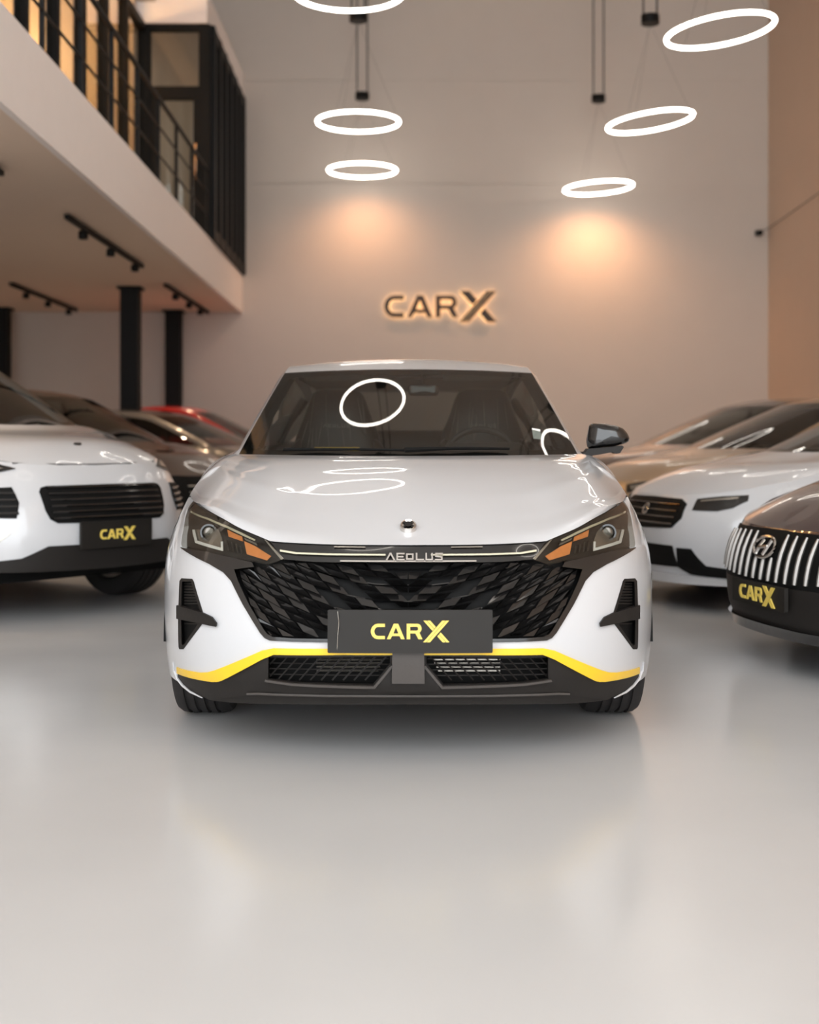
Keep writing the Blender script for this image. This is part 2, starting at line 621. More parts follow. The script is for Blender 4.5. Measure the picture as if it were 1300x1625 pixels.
def framed(name, label, origin, ux, wid, zs, cols, mat_f='black', depth=.1, mw=.07, rail_z=()):
    """glazed screen: bars at the given offsets along ux, rails top and bottom, panes between"""
    t = struct(thing(name, label, 'window', origin, math.atan2(ux[1], ux[0])))
    del t['category']
    z0, z1 = zs
    for c in cols:
        MB().box(c - mw / 2, c + mw / 2, -depth / 2, depth / 2, z0, z1).build('mullion', mat_f, t, smooth=False)
    for z in (z0 + mw / 2, z1 - mw / 2) + tuple(rail_z):
        MB().box(0, wid, -depth / 2 + .01, depth / 2 - .01, z - mw / 2, z + mw / 2).build('frame_rail', mat_f, t, smooth=False)
    for a, b in zip(cols, cols[1:]):
        MB().box(a + mw / 2, b - mw / 2, -.006, .006, z0 + mw, z1 - mw).build('pane', 'pane', t, smooth=False)
    return t


L0 = YD - 9.45
framed('window_1', 'long black framed glass partition on the mezzanine with warm lit rooms behind', (XP, YD, 0), (0, -1), 9.45, (ZT, ZR - .02),
       [9.45 * 0 + .05] + [.2 + 1.13 * i for i in range(1, 9)], mw=.11, depth=.13)
framed('window_2', 'black framed glass screen flush with the mezzanine edge', (xf(YD), YD, 0), (xf(YB) - xf(YD), YB - YD), YB - YD, (ZT, ZR - .0),
       [.1, .75, 1.4, 2.05, 2.7, 3.3, 3.9], mw=.16, depth=.12)
# door facing the camera with transom
dr = struct(thing('door_1', 'black framed glass door with a transom pane on the mezzanine', 'door', (XP, YD, 0), 0))
del dr['category']
wd = xf(YD) - XP
for x0, x1 in ((0.0, .1), (wd - .16, wd)):
    MB().box(x0, x1, -.07, .07, ZT, ZR).build('jamb', 'black', dr, smooth=False)
for z0, z1 in ((ZR - .09, ZR), (5.95, 6.13), (ZT, ZT + .12)):
    MB().box(.1, wd - .16, -.06, .06, z0, z1).build('door_rail', 'black', dr, smooth=False)
MB().box(.1, wd - .16, -.006, .006, 6.13, ZR - .09).build('transom_pane', 'pane', dr, smooth=False)
dl = MB().box(.1, .19, -.04, .04, ZT + .12, 5.95).box(wd - .24, wd - .16, -.04, .04, ZT + .12, 5.95).build('door_leaf', 'black', dr, smooth=False)
MB().box(.19, wd - .24, -.006, .006, ZT + .12, 5.95).build('pane', 'pane', dl, smooth=False)
MB().tube([(wd - .2, -.09, 4.8), (wd - .2, -.09, 5.3)], .015, 8).build('handle', 'chrome', dl)

# room behind the partition: warm wood wall with wall lamps
struct(MB().box(-6.1, -6.0, YD - 5.3, YD, ZT, ZR + .4).build('wall_office', 'wood', smooth=False), 'warm wood wall of the mezzanine office')
struct(MB().box(-6.0, XP - .08, YD - .3, YD - .2, ZT, ZR + .4).build('wall_office_end', 'wall', smooth=False), 'plain end wall of the mezzanine office')
struct(MB().box(XL, -3.6, Y0m + .3, YD - .1, ZR + .3, ZR + .5).build('ceiling_office', 'ceil', smooth=False), 'ceiling over the mezzanine office')
for i, yy in enumerate((14.1, 15.3, 16.5, 17.7)):
    t = thing('wall_lamp', ['glowing wall lamp nearest the camera on the office wood wall', 'second glowing wall lamp on the office wood wall',
                            'third glowing wall lamp on the office wood wall', 'glowing wall lamp farthest back on the office wood wall'][i], 'lamp',
              (-6.0, yy, 7.0 - .12 * i), 0, 'wall lamps in the mezzanine office')
    MB().box(0, .03, -.06, .06, -.1, .1).build('back_plate', 'black', t, smooth=False)
    MB().lathe_z([(.0, -.14), (.07, -.14), (.07, .14), (0, .14)], 14, (.1, 0, 0)).build('shade', 'sconce', t)
    ld = bpy.data.lights.new('lamp_light', 'POINT')
    ld.energy = 70
    ld.color = (1, .62, .26)
    ld.shadow_soft_size = .1
    lo = bpy.data.objects.new('lamp_light', ld)
    COL.objects.link(lo)
    lo.parent = t
    lo.location = (.45, 0, -.3)

t = thing('fill_lamp', 'added round white fill lamp inside the mezzanine glass room', 'lamp', (-5.6, 21.0, ZR))  # fill lamp added to brighten the glass room panes, no known fixture there
MB().lathe_z([(0, -.02), (.2, -.02), (.2, 0), (0, 0)], 20).build('lamp_base', 'ringbody', t)
MB().lathe_z([(0, -.12), (.12, -.10), (.18, -.02)], 20).build('lamp_shade', 'ring', t)
ld = bpy.data.lights.new('lamp_light', 'POINT')
ld.energy = 22
ld.color = (1, .88, .74)
ld.shadow_soft_size = .1
lo = bpy.data.objects.new('lamp_light', ld)
COL.objects.link(lo)
lo.parent = t
lo.location = (0, 0, -.3)

# railing along the mezzanine edge
rl = thing('railing', 'thin black steel railing along the mezzanine edge', 'railing', (0, 0, ZT))
ys = [YD - .25 - 1.22 * i for i in range(10)]
for y in ys:
    MB().box(xf(y) - .065, xf(y) - .03, y - .02, y + .02, 0, .98).build('post', 'black', rl, smooth=False)
for z, r in ((.98, .026), (.66, .012), (.34, .012)):
    MB().tube([(xf(ys[0]) - .045, ys[0] + .2, z), (xf(ys[-1]) - .045, ys[-1], z)], r, 8).build('rail', 'black', rl)


# ring pendants
def ring_pendant(x, y, z, tilt, label, boxdz=1.25, spot=False, D=1.06):
    t = thing('ring_pendant', label, 'pendant light', (x, y, z), 0, 'ring pendant lights')
    R = D / 2
    n = 72
    pts = [(R * math.cos(2 * math.pi * k / n), R * math.sin(2 * math.pi * k / n), R * math.cos(2 * math.pi * k / n) * math.tan(tilt)) for k in range(n)]
    MB().tube(pts, .019, 8, True).build('ring', 'ring', t)
    MB().lathe_z([(0, 0), (.115, 0), (.115, .11), (0, .11)], 20, (0, 0, boxdz)).build('driver_box', 'black', t)
    for s in (-1, 1):
        MB().tube([(s * .085, 0, boxdz + .1), (s * .085, 0, ZC - z)], .012, 6).build('cord', 'cord', t)
    for k in (0, 24, 48):
        p = pts[k]
        MB().tube([(0, 0, boxdz + .01), p], .0013, 5).build('suspension_wire', 'cord', t)
    if spot:
        ld = bpy.data.lights.new('down_light', 'SPOT')
        ld.energy = spot
        ld.color = (1, .5, .24)
        ld.spot_size = math.radians(150)
        ld.spot_blend = 1.0
        ld.shadow_soft_size = .06
        lo = bpy.data.objects.new('down_light', ld)
        COL.objects.link(lo)
        lo.parent = t
        lo.location = (0, .1, -.06)
        lo.rotation_euler = (math.radians(14), 0, 0)        # tilted towards the back wall


def ring_at(px, py, wpx, tilt, label, boxpy=None, spot=False):
    D = 1.13 if spot else 1.06
    Y = FPX * D / wpx
    p = at(px, py, Y)
    bz = (py - boxpy) * Y / FPX - .05 if boxpy is not None else 1.25
    ring_pendant(p.x, p.y, p.z, tilt, label, bz, spot, D)


ring_at(575, 270.5, 108, 0.0, 'glowing ring pendant over the wall sign, lowest of the left row', 153, 110)
ring_at(568.5, 193.5, 130, 0.0, 'glowing ring pendant, middle one of the left row', 28)
ring_at(553, -12, 174, 0.0, 'glowing ring pendant cut off by the top picture edge')
ring_at(950, 298, 108, math.radians(3.5), 'smallest glowing ring pendant in the right row, nearest the back wall', 157, 165)
ring_at(1032, 193, 134, math.radians(7.5), 'tilted glowing ring pendant, middle one of the right row', 32)
ring_at(1143, 49, 168, math.radians(7.0), 'largest tilted glowing ring pendant at upper right')
for i, y in enumerate((10.2, 6.4, 2.4, -1.6)):
    nm = ['first', 'second', 'third', 'fourth'][i]
    if True:
        ring_pendant(-.6, y, 5.15, 0, nm + ' overhead ring pendant of the left row, outside the picture')
    ring_pendant(2.9, y, 5.15, .1, nm + ' overhead ring pendant of the right row, outside the picture')

# wall sign, lit from behind
sg = thing('wall_sign', 'bronze CARX letters on the back wall lit from behind', 'sign', tuple(at(699, 487, YB)))
wsz = 178 * YB / FPX
lets = word_carx(sg, 'signface', wsz, lambda a, b: (a, -.1, b), lambda a, b: (a, -.06, b), split=False)
for n, l, h in letters_carx(False):
    f1 = lambda a, b: (a * wsz * .99, -.055, b * wsz * .99)
    f2 = lambda a, b: (a * wsz * .99, -.03, b * wsz * .99)
    par = [o for o in lets if o.name.startswith(n)][0]
    if h is not None:
        g = patch('backlight', l, f1, 'signglow', par, .2, h, f2)
    else:
        V, Fc = [], []
        for q in l:
            if area2(q) < 0:
                q = list(reversed(q))
            k, N = len(V), len(q)
            V += [f1(*p) for p in q] + [f2(*p) for p in q]
            Fc += [tuple(k + i for i in range(N)), tuple(k + N + i for i in reversed(range(N)))]
            Fc += [(k + (i + 1) % N, k + i, k + N + i, k + N + (i + 1) % N) for i in range(N)]
        g = mk('backlight', V, Fc, 'signglow', par, False)

# security camera in the corner
sp_ = at(1203, 370, YB)
t = thing('security_camera', 'small dark security camera on the back wall by the right corner', 'camera', (sp_.x, YB, sp_.z))
MB().box(-.05, .05, -.02, 0, -.05, .05).build('wall_mount', 'black', t, smooth=False)
MB().tube([(0, -.02, 0), (-.01, -.1, -.01), (-.02, -.24, -.03)], [.03, .055, .05], 12).build('camera_body', 'black', t)
MB().tube([(0, -.03, .03), (XR - sp_.x - .03, -.02, .06), (XR - sp_.x - .03, -3.5, .16)], .007, 6).build('cable', 'dbrown', t)


# ------------------------------------------------------------------ cars: one body shape, scaled and dressed per car
class Shape:
    """local frame: nose at y=0, tail at +y, x to the right when seen from the front, z up"""
    W, ZM, XTF, ZTF, D, P, Q, L, DR = .925, .58, .74, .875, .85, 3.0, 2.0, 4.66, .5
    yf = Curve1([0, .2, .27, .40, .52, .62, .72, .80, .9], [.08, .04, .012, 0, .018, .055, .115, .19, .3])
    yr = Curve1([0, .25, .5, .8, 1.0, 1.1], [.12, .03, .0, .03, .08, .14])
    cy = [0, .66, .9, 1.07, 1.33, 1.8, 3.2, 4.1, 4.45, 4.66]
    cxt = Curve1(cy, [.74, .74, .745, .745, .728, .765, .78, .75, .70, .68])
    czt = Curve1(cy, [.875, .875, .912, .952, .995, 1.01, 1.03, 1.05, 1.04, 1.0])
    ck = list(range(9))
    IX = Curve1(ck, [.716, .676, .637, .605, .600, .600, .59, .575, .56])
    IY = Curve1(ck, [1.33, 1.64, 1.95, 2.20, 2.50, 2.90, 3.40, 3.90, 4.30])
    IZ = Curve1(ck, [.995, 1.133, 1.272, 1.385, 1.437, 1.455, 1.405, 1.27, 1.10])
    YBU = Curve1(ck, [.31, .28, .23, .18, .12, .03, 0, -.04, -.10])
    ZCR = Curve1(ck, [-.005, 0, .005, .008, .028, .034, .03, .025, .02])

    def __init__(s, xs=1.0, ys=1.0, zs=1.0, R=.325, axle=.90, wb=2.76, roof=1.0):
        s.xs, s.ys, s.zs, s.R, s.ax, s.wb, s.roof = xs, ys, zs, R, axle, wb, roof

    def wf(s, z):
        if z >= s.ZM:
            k = min(1.0, (z - s.ZM) / (s.ZTF - s.ZM))
            return s.XTF + (s.W - s.XTF) * math.sqrt(max(0, 1 - k * k))
        return s.W - .03 * ((s.ZM - z) / s.ZM) ** 2

    def Fb(s, x, z):
        r = min(abs(x) / s.wf(z), .9995)
        return s.yf(z) + s.D * (1 - (1 - r ** s.P) ** (1 / s.Q))

    def Sb(s, y, z):
        xt, zt = s.cxt(y), s.czt(y)
        if z >= s.ZM:
            k = min(1.0, (z - s.ZM) / (zt - s.ZM))
            n = 2.0 if y < 1.3 else 3.0
            wv = xt + (s.W - xt) * math.sqrt(max(0, 1 - k ** n))
        else:
            wv = s.W - .03 * ((s.ZM - z) / s.ZM) ** 2
        a = (s.yf(z) + s.D - y) / s.D
        if a > 0:
            wv *= max(0, 1 - min(1, a) ** s.Q) ** (1 / s.P)
        b = (y - (s.L - s.yr(z) - s.DR)) / s.DR
        if b > 0:
            wv *= max(0.02, 1 - min(1, b) ** s.Q) ** (1 / s.P)
        return wv

    def Rb(s, x, z):
        r = min(abs(x) / s.W, .999)
        return s.L - s.yr(z) - s.DR * (1 - (1 - r ** s.P) ** (1 / s.Q))

    def cabb(s, k, t):
        if k <= 3:                      # windscreen: one smooth convex sweep
            f = k / 3
            z = .995 + .39 * f + .028 * f * (1 - f)
            return ((.716 - .111 * f) * t, 1.33 + .87 * f - (.31 - .13 * f) * (1 - t * t), s.czt(1.33) + (z - s.czt(1.33)) * s.roof + (-.005 + .013 * f) * (1 - t * t))
        return (s.IX(k) * t, s.IY(k) - s.YBU(k) * (1 - t * t), 
                s.czt(1.33) + (s.IZ(k) - s.czt(1.33)) * s.roof + s.ZCR(k) * (1 - t * t))

    # scaled versions
    def sc(s, p):
        return (p[0] * s.xs, p[1] * s.ys, p[2] * s.zs)

    def front(s, off=0.0):
        return lambda x, z: s.sc((x, s.Fb(x, z) + off, z))

    def cab(s, k, t, dy=0.0, dz=0.0):
        p = s.cabb(k, t)
        return s.sc((p[0], p[1] + dy, p[2] + dz))


def mirror_half(half):
    """right half outline from the centre top outwards and back to the centre: closed symmetric loop"""
    left = [(-x, z) for x, z in reversed(half)]
    out = list(half) + left
    res = []
    for p in out:
        if not res or math.dist(p, res[-1]) > 1e-6:
            res.append(p)
    if math.dist(res[0], res[-1]) < 1e-6:
        res.pop()
    if area2(res) < 0:
        res.reverse()
    return res


def ccw(l):
    return list(l) if area2(l) > 0 else list(reversed(l))


def fpatch(sh, name, loop, m, parent, off=0.0, thick=.02, sp=.05, holes=(), sides=(1,)):
    obs = []
    for s in sides:
        lp = ccw([(x * s, z) for x, z in loop])
        hs = [ccw([(x * s, z) for x, z in h]) for h in holes]
        obs.append(patch(name, lp, sh.front(off), m, parent, sp, hs, sh.front(off + thick)))
    return obs


def grid_mesh(name, rows, m, parent, sharp=40, flip=False):
    n = len(rows[0])
    V = [p for r in rows for p in r]
    Fc = []
    for i in range(len(rows) - 1):
        for j in range(n - 1):
            q = (i * n + j, i * n + j + 1, (i + 1) * n + j + 1, (i + 1) * n + j)
            Fc.append(tuple(reversed(q)) if flip else q)
    return mk(name, V, Fc, m, parent, True, sharp)


WHEELS = {}


def wheel_parts(parent, R, wdt, sx, loc, sf=1):
    """tyre > rim > spokes; outer side towards sign sx"""
    key = (round(R, 3), round(wdt, 3), sx)
    if key not in WHEELS:
        h = wdt / 2
        r0 = R * .66
        g = .008
        prof = [(-h * .8, r0), (-h * .98, r0 + .02), (-h, R * .86), (-h * .93, R * .955), (-h * .8, R * .985)]
        for c in (-.5, -.17, .17, .5):
            prof += [(c * h - .007, R), (c * h - .006, R - g), (c * h + .006, R - g), (c * h + .007, R)]
        prof += [(h * .8, R * .985), (h * .93, R * .955), (h, R * .86), (h * .98, r0 + .02), (h * .8, r0)]
        tm = MB().lathe_x(prof, 48)
        rm = MB().lathe_x([(-h * .8, r0), (-h * .8, r0 * .93), (h * .75, r0 * .9), (h * .8, r0 * .97), (h * .82, r0)], 40)
        hb = MB().lathe_x([(-.02, .0), (-.02, .16), (.01, .16), (.015, .0)], 24)
        spk = MB()
        for k in range(5):
            for dd in (-.16, .16):
                a = 2 * math.pi * k / 5 + dd
                b = 2 * math.pi * k / 5 + dd * 1.4
                spk.tube([(h * .55, .05 * math.cos(a), .05 * math.sin(a)), (h * .62, r0 * .5 * math.cos(a), r0 * .5 * math.sin(a)), (h * .7, r0 * .94 * math.cos(b), r0 * .94 * math.sin(b))], [.03, .022, .02], 6)
        spk.lathe_x([(h * .5, .0), (h * .5, .06), (h * .66, .05), (h * .68, 0)], 16)
        mir = (lambda mb: mb) if sx > 0 else (lambda mb: [setattr(mb, 'v', [(-v[0], v[1], v[2]) for v in mb.v]), setattr(mb, 'f', [tuple(reversed(f)) for f in mb.f]), mb][2])
        obs = [mir(tm).build('tyre', 'rubber', None), mir(rm).build('rim', 'alloy', None), mir(spk).build('spoke', 'alloy', None), mir(hb).build('brake_disc', 'reflector', None)]
        WHEELS[key] = [o.data for o in obs]
        for o in obs:
            bpy.data.objects.remove(o)
    d = WHEELS[key]
    ty = bpy.data.objects.new('wheel', d[0])
    COL.objects.link(ty)
    ty.parent = parent
    ty.location = loc
    for nme, dd in zip(('rim', 'spoke_set', 'brake_disc'), d[1:]):
        o = bpy.data.objects.new(nme, dd)
        COL.objects.link(o)
        o.parent = ty


def build_body(sh, t, paint, front_edge, qpath, fb, centre, crease=0.0, glassm='wglass', deck_z=.93, tyre_w=.215, track=.787, tail=True, mirrors=(1, -1), mirror_m=None):
    """hood, sides, cabin, tail and wheels; all tables in unscaled units.
    front_edge: (x,z) from the centre outwards; qpath: (y,z) of the fender crest; fb: (y,z) front border of the side, top to bottom; centre: (y,z) of the hood middle"""
    S3 = lambda y, z: Vector((sh.Sb(y, z), y, z))
    # hood as a blended patch between four border curves
    fe = [Vector((x, sh.Fb(x, z), z)) for x, z in front_edge]
    qz = Curve1([fe[-1].y] + [p[0] for p in qpath], [fe[-1].z] + [p[1] for p in qpath])
    qys = [fe[-1].y + (qpath[-1][0] - fe[-1].y) * i / 30 for i in range(31)]
    q = [fe[-1]] + [S3(y, qz(y)) for y in qys[1:]]
    rear = [Vector((q[-1].x * k / 10, q[-1].y - .31 * (1 - (k / 10) ** 2), q[-1].z - .004 * (1 - (k / 10) ** 2))) for k in range(11)]
    c = [fe[0]] + [Vector((0, y, z)) for y, z in centre] + [rear[0]]
    NT, NS = 40, 36
    fxy, fxz = Curve1([p.x for p in fe], [p.y for p in fe]), Curve1([p.x for p in fe], [p.z for p in fe])
    Fc = [Vector((fe[-1].x * j / NT, fxy(fe[-1].x * j / NT), fxz(fe[-1].x * j / NT))) for j in range(NT + 1)]
    Rc, Cc, Qc = resample(rear, NT), resample(c, NS), resample(q, NS)
    # smooth height field fitted to the four borders; the small remainders are blended in from the borders
    import numpy as np
    basis = lambda p: [(p.x * p.x) ** i_ * p.y ** j_ for i_ in range(4) for j_ in range(4)]
    bp = Fc + Rc + Cc * 2 + Qc
    A_ = np.array([basis(p) for p in bp])
    co = np.linalg.solve(A_.T @ A_ + 1e-5 * np.eye(16), A_.T @ np.array([p.z for p in bp]))
    hz = lambda p: float(np.dot(basis(p), co))
    rF, rR, rC, rQ = [[p.z - hz(p) for p in L_] for L_ in (Fc, Rc, Cc, Qc)]
    rows = []
    for i in range(NS + 1):
        s = i / NS
        half = []
        for j in range(NT + 1):
            u = j / NT
            p = (Fc[j] * (1 - s) + Rc[j] * s + Cc[i] * (1 - u) + Qc[i] * u
                 - (Fc[0] * (1 - s) * (1 - u) + Rc[0] * s * (1 - u) + Fc[NT] * (1 - s) * u + Rc[NT] * s * u))
            p.z = hz(p) + (rF[j] * (1 - s) ** 3 + rR[j] * s ** 3 + rC[i] * (1 - u) ** 2 + rQ[i] * u ** 2
                           - (rF[0] * (1 - s) ** 3 * (1 - u) ** 2 + rR[0] * s ** 3 * (1 - u) ** 2 + rF[NT] * (1 - s) ** 3 * u ** 2 + rR[NT] * s ** 3 * u ** 2))
            if crease:
                e = math.sin(math.pi * s) ** 2 if s < 1 else 0
                cu = .62 + .10 * s
                p.z += crease * e * math.exp(-((u - cu) / .09) ** 2)
            half.append(p)
        rows.append([sh.sc((-p.x, p.y, p.z)) for p in reversed(half[1:])] + [sh.sc(p) for p in half])
    grid_mesh('hood', rows, paint, t, 60)
    # side panels with wheel arches; the shoulder is a strip of its own mesh rows so that it stays smooth
    ra, zs = sh.R / sh.zs + .03, .2
    zsp = lambda y: sh.ZM + .55 * (sh.czt(y) - sh.ZM)
    yend = sh.L - .06
    for sgn, nm in ((1, 'side_panel'), (-1, 'side_panel')):
        ny, nth = 90, 14
        yy = [q[0].y + (yend - q[0].y) * (i / ny) ** 1.25 for i in range(ny + 1)]
        rows, nrm = [], []
        for y in yy:
            zt = sh.czt(y)
            zq = qz(y) if y < qpath[-1][0] else zt
            n_ = 2.0 if y < 1.3 else 3.0
            k1 = min(1.0, (zq - sh.ZM) / (zt - sh.ZM))
            a0, a1 = math.asin(.55), math.asin(min(1, k1))
            rows.append([sh.sc((sgn * sh.Sb(y, sh.ZM + (zt - sh.ZM) * math.sin(a0 + (a1 - a0) * j / nth)), y, sh.ZM + (zt - sh.ZM) * math.sin(a0 + (a1 - a0) * j / nth))) for j in range(nth + 1)])
        grid_mesh('shoulder', rows, paint, t, 60, flip=sgn < 0)
        loop = [(q[0].y, q[0].z)]
        for i in range(0, 41):
            y = q[0].y + (yend - q[0].y) * i / 40
            loop.append((y, zsp(y)))
        for z in (.75, .6, .45, .3, .22):
            loop.append((sh.L - sh.yr(z) - .07, z))

        def archpts(ya):
            R = sh.R / sh.zs
            a0 = math.asin((R - zs) / ra)
            out = []
            for i in range(17):
                a = -a0 + (math.pi + 2 * a0) * i / 16
                out.append((ya + ra * math.cos(a), R + ra * math.sin(a)))
            return out
        loop += archpts(sh.ax + sh.wb)
        arch = archpts(sh.ax)
        loop += arch
        loop += [p for p in reversed(fb) if p[1] < q[0].z - .004 and p[1] > zs - .001]
        fn = (lambda y, z: sh.sc((sh.Sb(y, z), y, z))) if sgn > 0 else (lambda y, z: sh.sc((-sh.Sb(y, z), y, z)))
        bk = (lambda y, z: sh.sc((sh.Sb(y, z) - .025, y, z))) if sgn > 0 else (lambda y, z: sh.sc((-sh.Sb(y, z) + .025, y, z)))
        patch(nm, ccw(loop), fn, paint, t, .06, (), bk, flip=sgn < 0, sharp=55)
    # cabin
    TT = [-1 + 2 * j / 16 for j in range(17)]
    kk = lambda a, b, n: [a + (b - a) * i / n for i in range(n + 1)]
    grid_mesh('roof', [[sh.cab(k, u) for u in TT] for k in kk(3.0, 6.2, 14)], paint, t, 60)
    grid_mesh('rear_window', [[sh.cab(k, u) for u in TT] for k in kk(6.2, 8, 8)], 'sglass', t, 60)
    ws = grid_mesh('windshield', [[sh.cab(k, u) for u in TT] for k in kk(0, 3.0, 12)], glassm, t, 60)
    inner = round_loop([(.16, -.955), (.16, .955), (2.8, .94), (2.8, -.94)], .12, 4)
    patch('windshield_border', ccw([(0, -1), (0, 1), (3, 1), (3, -1)]), lambda k, u: sh.cab(k, u, .006, -.003), 'dplastic', ws, .18, [ccw(inner)], None, flip=True)
    for sgn in (1, -1):
        ra_, rb_, rc_ = [], [], []
        for k in kk(0, 8, 32):
            p = sh.cabb(k, 1)
            zb = sh.czt(p[1])
            a = (p[0], p[1], p[2])
            b = (p[0] + .022, p[1] + .012, max(p[2] - .015, zb))
            d = (p[0] + .032, p[1] + .03, max(p[2] - .065, zb))
            e = (max(sh.cxt(p[1] + .03), p[0] + .03), p[1] + .03, zb)
            ra_.append([sh.sc((sgn * v[0], v[1], v[2])) for v in (a, b, d)])
            rb_.append([sh.sc((sgn * v[0], v[1], v[2])) for v in (d, ((d[0] + e[0]) / 2 + .01, (d[1] + e[1]) / 2, (d[2] + e[2]) / 2), e)])
        grid_mesh('pillar', ra_, paint, t, 60, flip=sgn < 0)
        grid_mesh('side_window', rb_[1:30], 'sglass', t, 60, flip=sgn < 0)
    # tail
    if tail:
        rear = []
        last = [sh.cabb(8, u) for u in TT]
        end = [(sh.cxt(4.6) * u, sh.Rb(sh.cxt(4.6) * u, 1.0) - .01, sh.czt(4.6)) for u in TT]
        for i in range(6):
            f = i / 5
            rear.append([sh.sc([last[j][k] * (1 - f) + end[j][k] * f for k in range(3)]) for j in range(17)])
        grid_mesh('trunk_lid', rear, paint, t, 60)
        hw = .70
        lp = ccw([(-hw, .25), (hw, .25), (.86, .45), (.86, .8), (hw, .995), (-hw, .995), (-.86, .8), (-.86, .45)])
        patch('rear_panel', lp, lambda x, z: sh.sc((x, sh.Rb(x, z), z)), paint, t, .1, (), None, flip=True)
        for sgn in (1, -1):
            patch('tail_lamp', ccw([(sgn * .35, .80), (sgn * .82, .80), (sgn * .80, .90), (sgn * .35, .87)]), lambda x, z: sh.sc((x, sh.Rb(x, z) + .012, z)), 'redlamp', t, .1, (), lambda x, z: sh.sc((x, sh.Rb(x, z) - .01, z)), flip=True)
    # underbody and closing panels
    R_, ax, wb = sh.R / sh.zs, sh.ax, sh.wb
    ub = MB()
    b = lambda x0, x1, y0, y1, z0, z1: ub.box(x0 * sh.xs, x1 * sh.xs, y0 * sh.ys, y1 * sh.ys, z0 * sh.zs, z1 * sh.zs)
    b(-.60, .60, .25, 4.45, .2, .5)
    b(-.84, .84, ax + R_ + .1, ax + wb - R_ - .1, .2, .45)
    b(-.55, .55, .30, 1.15, .5, .64)
    b(-.60, .60, 1.15, 4.4, .5, min(deck_z, .62))
    ub.build('underbody', 'dplastic', t, smooth=False)
    if deck_z > .7:
        MB().box(-.70 * sh.xs, .70 * sh.xs, 1.2 * sh.ys, 4.1 * sh.ys, .62 * sh.zs, deck_z * sh.zs).build('cabin_floor', 'dplastic', t, smooth=False)
    for ya in (ax, ax + wb):
        for sgn in (1, -1):
            wl = MB()
            n = 14
            V = []
            for i in range(n + 1):
                a = math.pi * i / n
                for x in (.58, .885):
                    V.append(sh.sc((sgn * x, ya + (R_ + .035) * math.cos(a), R_ + (R_ + .035) * math.sin(a))))
            wl.add(V, [(2 * i, 2 * i + 1, 2 * i + 3, 2 * i + 2) for i in range(n)])
            wl.build('wheel_arch_liner', 'dplastic', t)
            wheel_parts(t, sh.R, tyre_w, sgn, (sgn * track * sh.xs, ya * sh.ys, sh.R))
    # doors: shut lines, handles, sills, window posts
    sx3 = lambda y, z, sgn, d: sh.sc((sgn * (sh.Sb(y, z) + d), y, z))
    for sgn in (1, -1):
        for y0, y1 in ((1.42, 1.50), (2.42, 2.36), (3.30, 3.22)):
            zt_ = sh.czt(y0)
            MB().tube([sx3(y0 + (y1 - y0) * (1 - i / 8), .24 + (zt_ - .01 - .24) * i / 8, sgn, .0) for i in range(9) if not (y0 > 3 and .24 + (zt_ - .25) * i / 8 < .6)], .004, 5).build('door_seam', 'dplastic', t)
        for y in (2.14, 3.02):
            MB().tube([sx3(y, .86, sgn, .0), sx3(y + .03, .862, sgn, .03), sx3(y + .17, .866, sgn, .03), sx3(y + .2, .868, sgn, .0)], .011, 6).build('door_handle', paint, t)
        MB().tube([sx3(y, .215, sgn, -.006) for y in [ax + R_ + .06 + (wb - 2 * R_ - .12) * i / 8 for i in range(9)]], .022, 6).build('sill_trim', 'plastic', t)
        for k in (4.3, 6.4):
            p = sh.cabb(k, 1)
            zb = sh.czt(p[1])
            a, e = (p[0] + .036, p[1] + .03, p[2] - .06), (max(sh.cxt(p[1] + .03), p[0] + .03) + .006, p[1] + .03, zb)
            MB().tube([sh.sc((sgn * v[0], v[1], v[2])) for v in (a, ((a[0] + e[0]) / 2 + .014, a[1], (a[2] + e[2]) / 2), e)], .03, 6).build('window_post', 'gloss', t)
    # mirrors
    for sgn in mirrors:
        ol = [(.80, .985), (.86, .975), (.945, .995), (.975, 1.04), (.955, 1.09), (.90, 1.115), (.82, 1.12), (.79, 1.06)]
        ol = round_loop([(sgn * x * sh.xs, z * sh.zs) for x, z in ol], .03, 3)
        mo = pillow('side_mirror', ol, 1.52 * sh.ys, .07, .05, mirror_m or paint, t)
        MB().tube([(sgn * .74 * sh.xs, 1.50 * sh.ys, .98 * sh.zs), (sgn * .84 * sh.xs, 1.51 * sh.ys, .985 * sh.zs)], .022, 8).build('mirror_arm', 'dplastic', mo)


# ------------------------------------------------------------------ the white car in front
YN = 4.13
hs = Shape()
hero = thing('sedan', 'white sedan facing the camera in the middle with a yellow bumper line and CARX plate', 'car', (0, YN, 0))


def xz(px, py):
    """point of the nose surface that the photograph shows at this pixel, as (x, z) of the car"""
    u, v = (px - CX) / FPX, (py - HY) / FPX
    lo, hi = YN - .2, YN + .85
    for _ in range(50):
        m = (lo + hi) / 2
        if m - YN - hs.Fb(u * m, CAMH - v * m) < 0:
            lo = m
        else:
            hi = m
    return (u * lo, CAMH - v * lo)


def xzr(pts):
    """left-side pixels of the photograph -> right-side outline of the symmetric car"""
    return [(abs(p[0]), p[1]) for p in (xz(x, y) for x, y in pts)]


